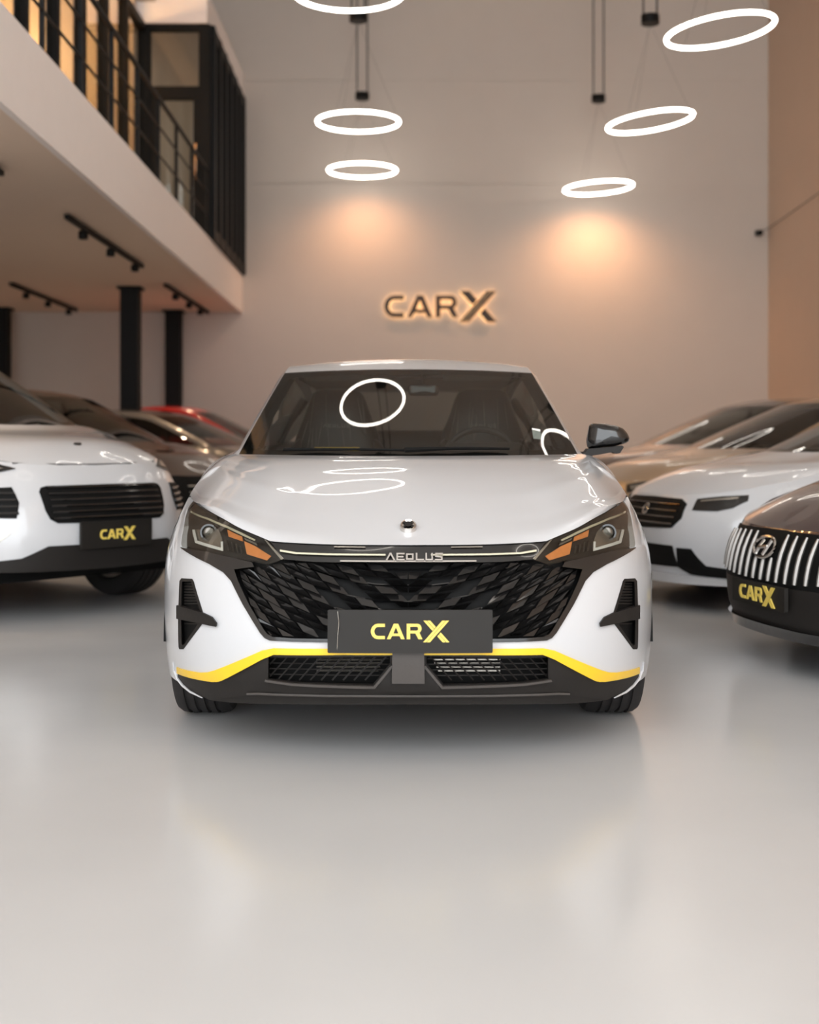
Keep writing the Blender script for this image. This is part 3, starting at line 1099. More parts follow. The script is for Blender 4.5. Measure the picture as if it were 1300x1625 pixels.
hood_px = [(648, 865), (600, 864.8), (540, 864.2), (490, 862.6), (450, 860.4), (428.5, 858.5), (417.7, 853.8), (382, 838.5), (351.5, 821.5), (324, 806), (304, 791)]
border_px = [(304, 791), (297.7, 807.7), (291.5, 835.4), (287, 863), (285.5, 880), (283, 900), (281, 930), (280, 1000), (280.5, 1058), (281, 1075)]
fe = xzr(hood_px)
bx = xzr(border_px)
fb = [(hs.Fb(x, z), z) for x, z in bx] + [(hs.Fb(bx[-1][0], .2) + .0, .2)]
ytip, ztip = hs.Fb(*fe[-1]), fe[-1][1]
qpath = [(max(ytip + .06, .80), .865), (.90, .907), (1.07, .952), (1.2, .977), (1.33, .995)]
centre = [(.11 + .91 * k / 12, .708 + .283 * (1 - (1 - k / 12) ** 1.5)) for k in range(1, 12)]
build_body(hs, hero, 'white', fe, qpath, fb, centre, crease=.0035, deck_z=.5, mirrors=(), track=.772)

# -- bumper with holes for the corner vents
headlow = [(287, 869), (296, 875.5), (333, 895), (354.6, 907.7)]
grille_edge = [(354.6, 907.7), (367, 921.5), (385.4, 958.5), (413, 1004), (420, 1012), (428.5, 1016), (465, 1018), (520.8, 1019), (648, 1019)]
yel_top = [(648, 1029.5), (520.8, 1029), (434.6, 1028.3), (416, 1032), (342, 1063), (330, 1066.5), (317.7, 1067), (280.8, 1058.5)]
yel_bot = [(648, 1039), (542, 1038.8), (434.6, 1038.5), (416, 1046), (351.5, 1080), (345, 1081.5), (336, 1081.5), (280.8, 1068)]
vent = [(282.5, 920), (286.6, 916), (305.8, 917), (308.7, 922), (324, 972.4), (338, 979), (345, 988.6), (344, 993.4), (323.5, 989.4), (291.8, 1031.5), (283.6, 1031.5), (281.8, 1027)]
half = xzr(list(reversed(grille_edge)) + list(reversed(headlow))[1:] + [(285.5, 880), (283, 900), (280.5, 930), (279.5, 1000), (280, 1058.5)] + list(reversed(yel_top))[1:])
vh = xzr([(284.5, 922), (288, 918), (304.5, 919), (307, 923), (322.5, 973), (336.5, 980.5), (343.5, 989), (342.5, 992), (322.5, 987.5), (291, 1029.5), (285.5, 1029.5), (284, 1026)])
fpatch(hs, 'bumper', mirror_half(half), 'white', hero, 0, .02, .03, [ccw(vh), ccw([(-x, z) for x, z in vh])])
# yellow accent
half = xzr(yel_top + list(reversed(yel_bot)))
fpatch(hs, 'accent_strip', mirror_half(half), 'yellow', hero, -.008, .03, .03)
# vents: dark insert with two frames and a fin
for s in (1, -1):
    vi = fpatch(hs, 'corner_vent', xzr(vent), 'dplastic', hero, .03, .02, .02, (), (s,))[0]
    vr = xzr([(285, 921.5), (288, 917.5), (305, 918.5), (307.6, 922.5), (322.5, 972), (322.5, 988.5), (291.3, 1030.3), (284.8, 1030.3), (283.4, 1027)])
    vin = xzr([(289, 923), (303.3, 922.5), (318, 970), (318, 985), (291, 1024.5), (288.5, 1023)])
    fpatch(hs, 'vent_frame', vr, 'plastic', vi, -.002, .03, .02, [vin], (s,))
    fpatch(hs, 'vent_fin', xzr([(280.9, 960), (300, 965), (324, 972.2), (338, 979), (345, 988.6), (344, 993.8), (323, 989.6), (300, 984.5), (280.9, 981)]), 'plastic', vi, -.016, .035, .015, (), (s,))
    for k in range(9):
        yy = 926 + k * 4.6 if k < 8 else 990
        z0 = 290.5
        z1 = 302.5 + (yy - 924) * .31
        fpatch(hs, 'vent_rib', xzr([(z0, yy), (z1, yy), (z1 + .6, yy + 2), (z0, yy + 2)]), 'plastic', vi, .022, .01, .05, (), (s,))

# -- lower bumper in black plastic, two openings with mesh guards
lip_bot = [(281, 1075), (290, 1087), (302, 1097), (318, 1106), (345, 1110), (379, 1106.5), (400, 1101), (440, 1103), (520, 1105), (648, 1105.5)]
half = xzr(yel_bot + lip_bot)
open_l = [(425.5, 1042.5), (619, 1042), (619, 1054), (592, 1087.5), (465, 1083.5), (425.5, 1078.5)]
oh = xzr(open_l)
fpatch(hs, 'lower_bumper', mirror_half(half), 'plastic', hero, .004, .025, .03, [ccw(oh), ccw([(-x, z) for x, z in oh])])
half = xzr([(648, 1104), (520, 1103.5), (440, 1101.5), (400, 1099.5), (378, 1105), (345, 1109), (322, 1107.5), (330, 1112), (379, 1117.5), (450, 1119), (520, 1119.5), (648, 1119.5)])
fpatch(hs, 'splitter', mirror_half(half), 'plastic', hero, .016, .03, .03)
for s in (1, -1):
    mg = fpatch(hs, 'intake_back', xzr([(421, 1036), (624, 1036), (624, 1058), (594, 1092), (462, 1088), (421, 1083)]), 'dplastic', hero, .075, .02, .05, (), (s,))[0]
    fr = [(421.5, 1077.8), (465, 1084), (593, 1088.5), (621, 1055)]
    fr2 = [(420, 1081), (464, 1087.5), (595, 1092.5), (623.5, 1058)]
    fpatch(hs, 'intake_trim', xzr(fr + list(reversed(fr2))), 'gplastic', hero, -.012, .02, .03, (), (s,))  # real ledge; its lighter grey puts the edge highlight into the colour
    MB().tube([hs.front(-.004)(s * x, z) for x, z in xzr([(274.5, 1050), (277, 1065), (282, 1077), (290, 1087.5), (302, 1097.5), (321, 1107)])], [.003, .005, .005, .005, .004, .002], 6).build('arch_lip', 'white', hero)
    for k in range(4):
        y0 = 1046 + 9 * k
        pts = [hs.sc((s * x, hs.Fb(x, z) + .035, z)) for x, z in xzr([(426, y0), (520, y0 + 1.5), (617 - 7 * max(0, k - 1), y0 + 2)])]
        MB().tube(pts, .0022, 5).build('guard_bar', 'plastic', mg)
    for k in range(11):
        xa = 440 + 17.5 * k
        xb = max(427, xa - 36)
        yb_ = 1042 + 40 * (xa - xb) / 36
        xa = min(xa, 619)
        pts = [hs.sc((s * x, hs.Fb(x, z) + .03, z)) for x, z in xzr([(xa, 1042), (xb, yb_)])]
        MB().tube(pts, .0026, 5).build('guard_bar', 'plastic', mg)
    # radiator fins and pipes seen behind the mesh
    for k in range(5):
        pts = [hs.sc((s * x, hs.Fb(x, z) + .066, z)) for x, z in xzr([(500, 1046 + 6 * k), (612 - 3 * k, 1046 + 6 * k)])]
        MB().tube(pts, .0035, 5).build('radiator_fin', 'reflector', mg)
MB().tube([hs.front(.0)(x, z) for x, z in [xz(px, py) for px, py in ((392, 1101.5), (410, 1101), (440, 1102.5), (520, 1104.5), (648, 1105), (776, 1104.5), (856, 1102.5), (886, 1101), (904, 1101.5))]], .004, 6).build('splitter_highlight', 'gplastic', hero)  # lighter grey tube stands in for the highlight on the splitter's top edge
bk = fpatch(hs, 'plate_bracket', mirror_half(xzr([(648, 1030), (623, 1030), (622, 1083), (648, 1083)])), 'gplastic', hero, -.022, .04, .03)[0]
fpatch(hs, 'bracket_skirt', mirror_half(xzr([(648, 1082), (622, 1082), (622, 1056), (597, 1092), (600, 1097), (648, 1098)])), 'plastic', bk, -.006, .02, .03)

# -- grille: dark back, gloss frame, sheared scale-like tiles
gtop = [(648, 893), (560, 893.5), (500, 893), (450, 890.5), (425.4, 897), (373, 886), (327, 875), (288.5, 868)]
g_half = xzr(gtop[:4] + [(425, 898), (373, 888), (345, 893), (354.6, 907.7)] + grille_edge[1:])
gb = fpatch(hs, 'grille', mirror_half(g_half), 'dplastic', hero, .05, .02, .04)[0]
fr_o = [(287, 868), (327, 874.5), (373, 885.5), (400, 892), (404, 899), (388, 901), (372, 903)]
fr_i = [(378, 921), (395, 958), (420, 1000), (425, 1006), (433, 1010), (465, 1012.5), (648, 1013)]
fpatch(hs, 'grille_frame', mirror_half(xzr(list(reversed(fr_i)) + list(reversed(fr_o)) + headlow + grille_edge[1:])), 'gloss', gb, -.008, .045, .03)


def clip(poly, region):
    """Sutherland-Hodgman against a convex region (counter-clockwise)"""
    out = poly
    for i in range(len(region)):
        a, b = region[i], region[(i + 1) % len(region)]
        inp, out = out, []
        if not inp:
            return []
        ins = lambda p: (b[0] - a[0]) * (p[1] - a[1]) - (b[1] - a[1]) * (p[0] - a[0]) >= 0
        for j in range(len(inp)):
            p, q = inp[j - 1], inp[j]
            if ins(p) != ins(q):
                d1 = (b[0] - a[0]) * (p[1] - a[1]) - (b[1] - a[1]) * (p[0] - a[0])
                d2 = (b[0] - a[0]) * (q[1] - a[1]) - (b[1] - a[1]) * (q[0] - a[0])
                f = d1 / (d1 - d2)
                out.append((p[0] + (q[0] - p[0]) * f, p[1] + (q[1] - p[1]) * f))
            if ins(q):
                out.append(q)
    return out


# region in pixels measured from the centre line (u to the outside), v downwards
reg = ccw([(0, 894), (198, 894), (269, 905), (252, 957), (226, 1004), (216, 1010), (0, 1012)])
row_y = lambda v, u: v - 0.10 * max(0, u - 40) - .0012 * max(0, u - 40) ** 2 * (1 - .0)
nrow = 0
for r in range(-1, 24):
    v0 = 886 + r * 11.6
    wt = 31.0
    for c in range(-1, 10):
        u0 = c * wt + (wt / 2 if r % 2 else 0) - 6
        gap = 2.0
        sh_ = -11.0
        base = [(u0 + gap, v0), (u0 + wt - gap, v0), (u0 + wt - gap + sh_, v0 + 9.6), (u0 + gap + sh_, v0 + 9.6)]
        if c < 0:
            continue
        poly = [(max(0.8, u), row_y(v, u)) for u, v in base]
        poly = clip(ccw(poly), reg)
        if len(poly) < 3 or abs(area2(poly)) < 30:
            continue
        vt = row_y(v0, sum(p[0] for p in poly) / len(poly))
        mode = (r + c) % 3
        if mode == 1 and random.random() < .35 and abs(u0) < 150:
            continue                      # open cell
        for s in (1, -1):
            fr, bkv = [], []
            for (u, v) in poly:
                x, z = xz(CX - u, v)
                f = min(1, max(0, (v - vt) / 9.6))
                off = (-.006 + .03 * f) if mode != 2 else (.012 - .014 * f)
                off += .01 * (u - u0) / wt
                y = hs.Fb(x, z) + off
                fr.append((s * abs(x), y, z))
                bkv.append((s * abs(x), y + .012, z))
            if s > 0:
                fr.reverse(); bkv.reverse()
            n = len(fr)
            o = mk('grille_tile', fr + bkv, [tuple(range(n)), tuple(reversed(range(n, 2 * n)))] + [((i + 1) % n, i, n + i, n + (i + 1) % n) for i in range(n)], 'tile', gb, False)
            # face towards the viewer
            if o.data.polygons[0].normal.y > 0:
                o.data.flip_normals()
# horizontal ribs behind the tiles
for k in range(5):
    pts = [hs.sc((x, hs.Fb(x, z) + .04, z)) for x, z in [xz(px, row_y(905 + 26 * k, abs(px - CX))) for px in range(440 + 6 * k, 860 - 6 * k, 30)]]
    MB().tube(pts, .004, 6).build('grille_rib', 'gloss', gb)

# -- light bar between the headlights, with lettering
lb_half = xzr([(648, 865.5), (560, 865), (490, 863.2), (450, 861), (428.5, 859), (450, 888), (500, 892), (648, 894)])
lb = fpatch(hs, 'light_bar', mirror_half(lb_half), 'gloss', hero, .006, .04, .03)[0]
for s in (1, -1):
    fpatch(hs, 'light_strip', xzr([(444.5, 872), (470, 876.3), (520, 878.2), (612, 879), (612, 881.4), (520, 880.8), (468, 878.8), (444.5, 875)]), 'led', lb, -.003, .012, .03, (), (s,))
    fpatch(hs, 'light_strip', xzr([(530, 866.5), (580, 867.2), (580, 869), (530, 868.4)]), 'reflector', lb, -.001, .01, .05, (), (s,))
fpatch(hs, 'chrome_line', mirror_half(xzr([(648, 889), (600, 889), (540, 888.6), (540, 890.8), (600, 891.4), (648, 891.4)])), 'chrome', lb, -.008, .015, .03)
x0, zl = xz(614, 887.5)
word_strokes('AEOLUS', lb, 'chrome', x0, zl, .024, .0185, .0075, lambda x, z: (x, hs.Fb(x, z) - .012, z), .0048, .015, 'nose_lettering')
# -- hood emblem: oval badge
ex, ey, ez = 0, .205, .762
em = MB()
tilt = math.radians(38)
V = []
for (r, h) in ((0, .008), (.7, .008), (.86, .012), (1.0, .006), (1.02, -.01)):
    for k in range(28):
        a = 2 * math.pi * k / 28
        dx, dl = .028 * r * math.cos(a), .028 * r * math.sin(a)
        V.append((dx, ey + dl * math.cos(tilt) - h * math.sin(tilt), ez + dl * math.sin(tilt) + h * math.cos(tilt)))
em.add(V, [(i * 28 + k, i * 28 + (k + 1) % 28, (i + 1) * 28 + (k + 1) % 28, (i + 1) * 28 + k) for i in range(4) for k in range(28)])
emo = em.build('emblem', 'chrome', hero)
mbk = MB()
for (cx_, cl, rr, hh) in ((0, 0, .0125, .0125), (-.012, .010, .006, .0115), (.013, -.008, .006, .0115), (.011, .011, .005, .0115), (-.012, -.009, .005, .0115)):
    V = [(cx_, ey + cl * math.cos(tilt) - hh * math.sin(tilt), ez + cl * math.sin(tilt) + hh * math.cos(tilt))]
    for k in range(14):
        a = 2 * math.pi * k / 14
        dx, dl = cx_ + rr * math.cos(a), cl + rr * math.sin(a)
        V.append((dx, ey + dl * math.cos(tilt) - hh * math.sin(tilt), ez + dl * math.sin(tilt) + hh * math.cos(tilt)))
    mbk.add(V, [(0, 1 + k, 1 + (k + 1) % 14) for k in range(14)])
mbk.build('emblem_inlay', 'gloss', emo)

# -- headlights
hl = [(304, 792), (323.8, 807), (351.5, 822.5), (382.3, 839.5), (417.7, 854.8), (428.5, 859.5), (450, 887.7), (425.4, 896.5), (400, 891), (373, 885.5), (327, 874.5), (288.5, 867.5), (287.3, 863), (291.8, 835.4), (298, 807.7)]
for s in (1, -1):
    H = fpatch(hs, 'headlight', xzr(hl), 'lamp_body', hero, .04, .02, .03, (), (s,))[0]
    P = lambda nm, pts, m, off, th=.01: fpatch(hs, nm, xzr(pts), m, H, off, th, .02, (), (s,))
    P('lamp_bezel', [(304, 793), (351.5, 823), (428.5, 860), (426, 862), (404, 861), (359, 840), (303.5, 817), (299, 812)], 'plastic', .012)
    P('running_light', [(302, 810.5), (330, 822), (359, 834.2), (380, 844), (405, 856.5), (404, 859), (378, 847), (357, 837), (329, 825), (302, 813.8)], 'led', .008)
    P('reflector', [(305.5, 841), (318, 841), (322, 834), (341, 836.5), (347, 846), (350.6, 856.5), (352, 873), (310.5, 860.6)], 'reflector', .03)
    P('light_pipe', [(304, 841), (308, 841), (312, 858.5), (350, 870), (349.5, 860), (352.8, 860), (353.3, 875), (309, 862)], 'sticker', .012)
    P('turn_signal', [(359.6, 840), (382.5, 848.5), (385, 860), (361.7, 852)], 'amber', .016)
    P('turn_signal', [(386.6, 859.3), (404.7, 867.6), (429.6, 883.5), (423, 890), (390.8, 880)], 'amber', .016)
    P('signal_bezel', [(383.5, 849), (404, 858.5), (407, 866.5), (388, 857.5)], 'satin', .022)
    for k in range(4):
        P('cooling_fin', [(358 + 7 * k, 857 + 3 * k), (361 + 7 * k, 858.2 + 3 * k), (363 + 7 * k, 875 + 1.8 * k), (360 + 7 * k, 874.2 + 1.8 * k)], 'gloss', .02)
    P('inner_edge', [(419, 856), (422, 857), (450, 886.5), (446, 888.5)], 'satin', .004)
    # projector
    x, z = xzr([(330.5, 845.5)])[0]
    y = hs.Fb(x, z) + .022
    pr = MB().add(*(lambda n=24: ([(s * x + r * math.cos(2 * math.pi * k / n), y + d, z + r * math.sin(2 * math.pi * k / n)) for r, d in ((.030, .02), (.030, -.012), (.024, -.012), (.024, .0)) for k in range(n)],
                                 [(i * n + k, (i + 1) * n + k, (i + 1) * n + (k + 1) % n, i * n + (k + 1) % n) for i in range(3) for k in range(n)]))())
    pr.build('projector_ring', 'gloss', H)
    n = 20
    V, Fq = [], []
    for i in range(6):
        a = i / 5 * math.pi / 2
        for k in range(n):
            V.append((s * x + .024 * math.sin(a) * math.cos(2 * math.pi * k / n), y - .010 * math.cos(a), z + .024 * math.sin(a) * math.sin(2 * math.pi * k / n)))
    Fq = [(i * n + k, i * n + (k + 1) % n, (i + 1) * n + (k + 1) % n, (i + 1) * n + k) for i in range(5) for k in range(n)]
    mk('projector_lens', V, Fq, 'ball', H)
    fpatch(hs, 'lens_cover', xzr(hl), 'lens', H, 0.0, .003, .03, (), (s,))

# -- plate with the dealer lettering
pl_y = -.034
pc = at(651, 1002, YN + pl_y)
pw, ph = 262 * (YN + pl_y) / FPX / 2, 68 * (YN + pl_y) / FPX / 2
lp = rrect(pc.x - pw, pc.x + pw, pc.z - ph, pc.z + ph, .004, 2)
plate = patch('number_plate', ccw(lp), lambda x, z: (x, pl_y - .006 * (1 - (x / .27) ** 2) + (z - pc.z) * .06, z), 'plate', hero, .03, (), lambda x, z: (x, pl_y + .008, z))
word_carx(plate, 'gold', 124.5 * (YN + pl_y) / FPX, lambda a, b: (pc.x + .0 + a, pl_y - .0085 - .0, pc.z + b + .001), lambda a, b: (pc.x + a, pl_y - .002, pc.z + b + .001))
MB().tube([(pc.x - pw + .032, pl_y - .004, pc.z + ph - .004), (pc.x - pw + .036, pl_y - .006, pc.z + .03), (pc.x - pw + .033, pl_y - .006, pc.z - .01), (pc.x - pw + .03, pl_y - .004, pc.z - ph + .004)], .0012, 5).build('plate_crease', 'reflector', plate)

# -- right-hand mirror
ol = [(935, 674), (939.4, 671.5), (959, 672), (979.5, 675.6), (989, 680), (996, 688), (999, 695), (998, 700.5), (990, 704.5), (975, 708), (950, 710.5), (933, 712), (930.5, 700)]
YM = YN + 1.42
ol3 = [(at(a, b, YM).x, at(a, b, YM).z) for a, b in ol]
mo = pillow('side_mirror', round_loop(ol3, .008, 2), 1.42, .06, .10, 'gloss', hero, n=6, power=3.2)
V = [at(a, b, YM) for a, b in ((923, 723), (932, 712), (960, 710), (985, 707), (988, 709), (982, 719), (976, 720), (970, 717.5), (945, 722), (930, 724))]
mk('mirror_base', [(v.x, 1.38, v.z) for v in V] + [(v.x, 1.47, v.z) for v in V], [tuple(range(10)), tuple(reversed(range(10, 20)))] + [((i + 1) % 10, i, 10 + i, 10 + (i + 1) % 10) for i in range(10)], 'plastic', mo, False)
MB().tube([(.70, 1.47, .985), (.79, 1.44, .985)], .02, 8).build('mirror_arm', 'dplastic', mo)

# -- cabin: dashboard, seats, steering wheel, rear bench, mirror, wipers
rows = []
for (y, z) in ((1.12, .93), (1.25, .975), (1.5, .99), (1.75, .985), (1.86, .95), (1.9, .85), (1.88, .6)):
    rows.append([(x * .68, y - .10 * (1 - x * x) * (1 if y < 1.5 else .3), z + .01 * (1 - x * x)) for x in [-1 + k / 6 for k in range(13)]])
grid_mesh('dashboard', rows, 'trimint', hero, 60)
pillow('instrument_hood', rrect(.17, .53, .96, 1.045, .04), 1.72, .10, .1, 'trimint', hero)
for s in (1, -1):
    nm = 'seat'
    sx = .385 * s + .01
    so = pillow(nm, round_loop([(sx - .25, .55), (sx + .25, .55), (sx + .245, .85), (sx + .235, 1.05), (sx + .17, 1.2), (sx + .13, 1.33), (sx - .13, 1.33), (sx - .17, 1.2), (sx - .235, 1.05), (sx - .245, .85)], .07, 4), 2.75, .09, .10, 'seat', hero, n=5, power=4)
    pillow('seat_cushion', rrect(sx - .26, sx + .26, .45, .62, .05), 2.45, .35, .3, 'seat', so, power=5)
    for q in (-1, 1):
        pillow('seat_bolster', round_loop([(sx + q * .17, .6), (sx + q * .26, .6), (sx + q * .25, 1.02), (sx + q * .19, 1.08)], .03, 3), 2.70, .08, .08, 'seat', so)
    pillow('accent_band', rrect(sx - .12, sx + .12, .985, 1.02, .008), 2.652, .012, .02, 'yellow', so, power=5) if s < 0 else None
    word_strokes('AEOLUS', so, 'film', sx - .07, 1.125, .017, .014, .007, lambda x, z: (x, 2.645, z), .0035, .01, 'seat_lettering')
    for k in range(12):
        xa = sx + random.uniform(-.19, .19)
        za = random.uniform(.98, 1.12)
        zb = za + random.uniform(.08, .2)
        xb = xa * .8 + sx * .2 + random.uniform(-.02, .02)
        MB().tube([(xa, 2.655, za), ((xa + xb) / 2, 2.645, (za + zb) / 2), (xb, 2.655, zb)], [.001, random.uniform(.0015, .003), .001], 5).build('film_fold', 'film', so)
pillow('rear_bench', round_loop([(-.62, .6), (.62, .6), (.62, 1.05), (.45, 1.12), (-.45, 1.12), (-.62, 1.05)], .06, 3), 3.75, .1, .1, 'seat', hero, power=5)
sw = MB()
cs = Vector((.345, 1.98, .945))
tl = math.radians(24)
sw.tube([cs + Vector((.178 * math.cos(a), .178 * math.sin(a) * math.sin(tl), .178 * math.sin(a) * math.cos(tl))) for a in [2 * math.pi * k / 32 for k in range(32)]], .015, 8, True)
swo = sw.build('steering_wheel', 'trimint', hero)
pillow('airbag_pad', rrect(cs.x - .07, cs.x + .07, cs.z - .05, cs.z + .05, .03), cs.y - .01, .03, .03, 'trimint', swo)
for dx in (-1, 1):
    MB().tube([cs + Vector((dx * .05, 0, 0)), cs + Vector((dx * .172, 0, 0))], .014, 6).build('wheel_spoke', 'trimint', swo)
pillow('cabin_mirror', rrect(.0, .145, 1.265, 1.32, .02), 1.98, .015, .03, 'gloss', hero)
MB().tube([(.07, 2.0, 1.31), (.065, 2.06, 1.385)], .01, 6).build('mirror_stem', 'dplastic', hero)
for s in (1, -1):
    pillow('sun_visor', rrect(s * .34 - .17, s * .34 + .17, 1.345, 1.38, .012), 2.2, .02, .04, 'head', hero)
    rows = []
    for k in range(9):
        p = hs.cabb(k * .375, 1)
        rows.append([(s * (p[0] - .012), p[1] + .03, p[2] - .02), (s * (p[0] - .045), p[1] + .05, p[2] - .03), (s * (p[0] - .03), p[1] + .11, p[2] - .03)])
    grid_mesh('pillar_lining', rows, 'trimint', hero, flip=s < 0)
MB().box(-.55, .55, 2.35, 4.0, 1.36, 1.372).build('headliner', 'trimint', hero, smooth=False)
MB().tube([hs.cab(.10, -.02, -.02, .01), hs.cab(.13, .25, -.012, .012), hs.cab(.12, .58, -.012, .01)], [.012, .008, .006], 6).build('wiper', 'dplastic', hero)
MB().tube([hs.cab(.09, -.72, -.02, .01), hs.cab(.10, -.3, -.012, .012), hs.cab(.09, .05, -.012, .01)], [.008, .006, .006], 6).build('wiper', 'dplastic', hero)
c1 = hs.cabb(.62, .80)
mk('windshield_sticker', [(c1[0] - .018, c1[1] + .0, c1[2] - .018), (c1[0] + .018, c1[1] + .012, c1[2] - .022), (c1[0] + .016, c1[1] + .05, c1[2] + .022), (c1[0] - .02, c1[1] + .045, c1[2] + .028)], [(0, 1, 2, 3)], 'sticker', hero, False)


# ------------------------------------------------------------------ the cars parked behind
def generic(name, label, loc, rotz, paint, sh, edge_z=.72, zlow=.18, bump_m=None, **kw):
    t = thing(name, label, 'car', loc, rotz)
    e = edge_z
    fe = [(0, e), (.15, e), (.3, e + .003), (.45, e + .012), (.58, e + .03), (.68, min(.80, e + .055)), (.755, max(.815, min(.83, e + .08)))]
    ytip = sh.Fb(*fe[-1])
    yb = .52
    qp = [(max(ytip + .06, .8), .868), (.90, .908), (1.07, .952), (1.2, .977), (1.33, .995)]
    fb = [(ytip, fe[-1][1])] + [(yb + (ytip - yb) * max(0, (z - .7) / .13) ** 1.5, z) for z in (.80, .75, .70)] + [(yb, z) for z in (.62, .5, .4, .3, .2)]
    ce = [(sh.Fb(0, e) + .06, e + .04)] + [(y, .93 + (e - .72) * .35 - (.9 - y) ** 2 * .22 / (1 + 2.2 * (e - .72))) for y in (.4, .55, .75)] + [(.9, .962)]
    build_body(sh, t, paint, fe, qp, fb, ce, **kw)
    half = fe + [(sh.Sb(y, z) * .998, z) for y, z in fb[1:] if z >= zlow] + [(.6, zlow + .005), (.3, zlow), (0, zlow)]
    fpatch(sh, 'bumper', mirror_half(half), bump_m or paint, t, 0, .02, .07)
    return t


def plate_on(sh, t, x, z, w_, h_, text_w, off=-.03):
    """small dealer plate with gold lettering"""
    y = sh.Fb(x, z) + off
    lp = ccw(rrect(x - w_ / 2, x + w_ / 2, z - h_ / 2, z + h_ / 2, .006, 2))
    p = patch('number_plate', lp, lambda a, b: sh.sc((a, y, b)), 'plate', t, .2, (), lambda a, b: sh.sc((a, y + .02, b)))
    word_carx(p, 'gold', text_w, lambda a, b: sh.sc((x + a, y - .006, z + b)), lambda a, b: sh.sc((x + a, y, z + b)))


# white SUV at left
sv = Shape(1.04, 1.03, 1.17, R=.37, axle=.90, wb=2.80)
suv = generic('suv', 'white SUV at the left with a wide black mesh grille and small plate', (-1.75, 7.7, 0), math.radians(51), 'white', sv, edge_z=.775, zlow=.27, mirrors=(), tyre_w=.27, track=.76)
G = fpatch(sv, 'grille', mirror_half(round_loop([(0, .692), (.47, .69), (.455, .53), (.40, .50), (0, .498)], .05)[5:-5] if False else [(0, .68), (.38, .678), (.415, .67), (.43, .65), (.42, .56), (.40, .515), (.36, .495), (0, .49)]), 'dplastic', suv, -.006, .03, .05)[0]
for k in range(6):
    z = .52 + .03 * k
    MB().tube([sv.front(-.012)(x, z) for x in [-.39 + .78 * i / 12 for i in range(13)]], .007, 6).build('grille_slat', 'gloss', G)
for s in (1, -1):
    I_ = fpatch(sv, 'side_intake', [(.56, .675), (.80, .665), (.83, .60), (.80, .53), (.57, .525), (.545, .60)], 'dplastic', suv, -.006, .03, .05, (), (s,))[0]
    for k in range(4):
        z = .55 + .032 * k
        MB().tube([(lambda p: p)(sv.front(-.014)(s * x, z)) for x in (.56, .65, .74, .81)], .008, 6).build('intake_slat', 'gloss', I_)
    Hh = fpatch(sv, 'headlight', [(.50, .765), (.60, .745), (.72, .735), (.80, .75), (.80, .80), (.74, .825), (.64, .81)], 'lamp_body', suv, -.006, .03, .04, (), (s,))[0]
    fpatch(sv, 'running_light', [(.56, .765), (.70, .752), (.78, .765), (.78, .79), (.70, .80), (.60, .785)], 'reflector', Hh, -.012, .01, .04, (), (s,))
    fpatch(sv, 'fog_lamp', [(.60, .455), (.80, .46), (.78, .40), (.68, .385)], 'reflector', suv, -.006, .02, .05, (), (s,))
fpatch(sv, 'lower_bumper', mirror_half([(0, .385), (.42, .385), (.55, .33), (.84, .30), (.82, .265), (0, .255)]), 'plastic', suv, -.006, .03, .06)
MB().tube([sv.front(.0)(x, sv_z) for x, sv_z in ((-.5, .79), (-.25, .782), (0, .78), (.25, .782), (.5, .79))], .005, 6).build('hood_seam', 'lamp_body', suv)
pillow('hood_crest', rrect(-.03, .03, 1.0, 1.045, .012), .36, .012, .01, 'lamp_body', suv)
plate_on(sv, suv, .0, .43, .50, .135, .25)

# plum sedan at right with upright chrome bars
sp2 = Shape(1.0, .98, .98, R=.33)
plum = generic('sedan', 'dark plum sedan at the right edge with upright chrome grille bars', (1.62, 5.9, 0), math.radians(-78), 'plum', sp2, edge_z=.665)
G = fpatch(sp2, 'grille', mirror_half([(0, .66), (.55, .655), (.70, .63), (.72, .55), (.66, .44), (.5, .415), (0, .41)]), 'dplastic', plum, -.006, .03, .05)[0]
for k in range(-9, 10):
    x = .072 * k
    zt_, zb_ = .645 - .03 * (abs(x) / .68) ** 3, .428 + .05 * (abs(x) / .68) ** 3
    if abs(k) <= 1:
        zt_ = .535
    pts = [sp2.front(-.016)(x, zb_ + (zt_ - zb_) * i / 5) for i in range(6)]
    MB().tube(pts, [.009, .011, .011, .011, .010, .006], 6).build('grille_bar', 'barmetal', G)
eb = MB().tube([sp2.front(-.03)(.095 * math.cos(a), .58 + .048 * math.sin(a)) for a in [2 * math.pi * k / 24 for k in range(24)]], .008, 6, True).build('emblem', 'chrome', plum)
for xx in (-.035, .035):
    MB().tube([sp2.front(-.034)(xx - .02, .545), sp2.front(-.034)(xx + .02, .615)], .009, 6).build('emblem_bar', 'chrome', eb)
MB().tube([sp2.front(-.036)(-.04, .575), sp2.front(-.036)(.04, .585)], .008, 6).build('emblem_bar', 'chrome', eb)
for s in (1, -1):
    Hh = fpatch(sp2, 'headlight', [(.64, .66), (.76, .70), (.82, .74), (.80, .69), (.72, .645)], 'lamp_body', plum, -.008, .03, .04, (), (s,))[0]
    fpatch(sp2, 'running_light', [(.66, .665), (.79, .715), (.79, .705), (.67, .657)], 'led', Hh, -.012, .01, .04, (), (s,))
fpatch(sp2, 'lower_bumper', mirror_half([(0, .41), (.5, .412), (.66, .435), (.84, .42), (.85, .30), (.80, .185), (0, .18)]), 'plastic', plum, -.006, .03, .06)
fpatch(sp2, 'splitter', mirror_half([(0, .22), (.6, .225), (.83, .24), (.80, .18), (0, .17)]), 'gloss', plum, -.03, .04, .06)
plate_on(sp2, plum, .0, .36, .50, .11, .34, -.03)

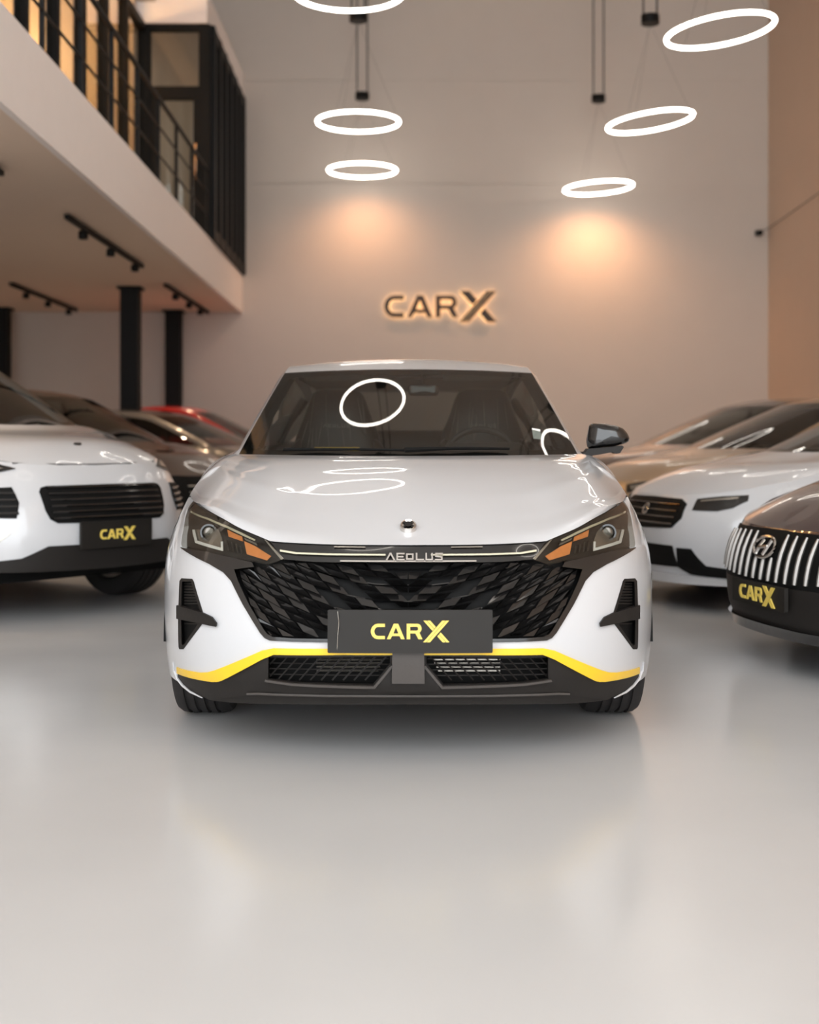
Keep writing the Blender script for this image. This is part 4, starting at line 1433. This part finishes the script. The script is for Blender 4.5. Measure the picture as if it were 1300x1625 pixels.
# white sedan behind it
sw2 = Shape(1.0, 1.02, .99, R=.335)
wsd = generic('sedan', 'white sedan with a black grille between the plum and champagne cars', (1.50, 8.35, 0), math.radians(-74), 'white', sw2, edge_z=.72, mirrors=())
G = fpatch(sw2, 'grille', mirror_half([(0, .705), (.33, .70), (.40, .67), (.41, .58), (.35, .52), (0, .505)]), 'dplastic', wsd, -.006, .03, .05)[0]
for k in range(4):
    MB().tube([sw2.front(-.012)(x, .545 + .04 * k) for x in [-.36 + .72 * i / 8 for i in range(9)]], .006, 6).build('grille_slat', 'gloss', G)
MB().tube([sw2.front(-.018)(.03 * math.cos(a), .625 + .03 * math.sin(a)) for a in [2 * math.pi * k / 16 for k in range(16)]], .007, 6, True).build('emblem', 'chrome', wsd)
for s in (1, -1):
    Hh = fpatch(sw2, 'headlight', [(.46, .705), (.60, .725), (.70, .735), (.72, .70), (.68, .655), (.62, .635), (.47, .635)], 'lamp_body', wsd, -.006, .03, .04, (), (s,))[0]
    fpatch(sw2, 'running_light', [(.50, .70), (.68, .725), (.68, .712), (.50, .688)], 'reflector', Hh, -.012, .01, .04, (), (s,))
    fpatch(sw2, 'side_intake', [(.42, .40), (.52, .40), (.60, .30), (.85, .27), (.84, .22), (.50, .24), (.42, .28)], 'dplastic', wsd, -.006, .03, .05, (), (s,))
fpatch(sw2, 'lower_intake', mirror_half([(0, .41), (.38, .41), (.42, .28), (0, .27)]), 'dplastic', wsd, -.006, .03, .05)
fpatch(sw2, 'splitter', mirror_half([(0, .235), (.5, .235), (.84, .215), (.84, .185), (0, .17)]), 'white', wsd, -.035, .05, .06)
MB().tube([sw2.front(-.02)(.80, .25), sw2.front(-.05)(.845, .12)], .02, 6).build('air_deflector', 'satin', wsd)


def simple_front(sh, t, grille_m='dplastic'):
    G = fpatch(sh, 'grille', mirror_half([(0, .69), (.36, .685), (.42, .64), (.36, .50), (0, .49)]), grille_m, t, -.006, .03, .07)[0]
    for k in range(3):
        MB().tube([sh.front(-.012)(x, .54 + .05 * k) for x in [-.34 + .68 * i / 6 for i in range(7)]], .007, 6).build('grille_slat', 'satin', G)
    for s in (1, -1):
        Hh = fpatch(sh, 'headlight', [(.48, .70), (.64, .74), (.80, .775), (.83, .72), (.74, .66), (.52, .635)], 'lamp_body', t, -.006, .03, .05, (), (s,))[0]
        fpatch(sh, 'running_light', [(.52, .69), (.77, .735), (.77, .70), (.56, .66)], 'reflector', Hh, -.012, .01, .05, (), (s,))
    fpatch(sh, 'lower_bumper', mirror_half([(0, .33), (.5, .33), (.84, .30), (.83, .19), (0, .18)]), 'plastic', t, -.006, .03, .07)


for nme, lab, loc, rz, paint, shp, dark in (
        ('sedan', 'champagne sedan behind the white sedan at right', (1.50, 11.0, 0), -74, 'tan', Shape(1.0, 1.03, 1.0, R=.335), None),
        ('sedan', 'dark brown sedan in the far right row behind the champagne car', (1.55, 13.6, 0), -74, 'brown', Shape(1.0, 1.02, 1.03, R=.335), None),
        ('crossover', 'dark brown car just behind the white SUV', (-1.6, 11.1, 0), 57, 'dbrown', Shape(1.0, 1.02, 1.06, R=.35), None),
        ('sedan', 'grey car in the left rear, just beside the windscreen pillar of the centre white sedan', (-1.0, 16.7, 0), 76, 'grey', Shape(1.0, 1.0, 1.0, R=.335), None),
        ('hatchback', 'red car far back by the wall between two black columns, mostly hidden', (-1.3, 20.75, 0), 86, 'red', Shape(.96, .93, 1.1, R=.33), None)):
    t = generic(nme, lab, loc, math.radians(rz), paint, shp, edge_z=.715, mirror_m='bluebit' if paint == 'grey' else None, bump_m='dplastic' if paint == 'dbrown' else None, mirrors=(1,) if paint == 'grey' else ())
    simple_front(shp, t)
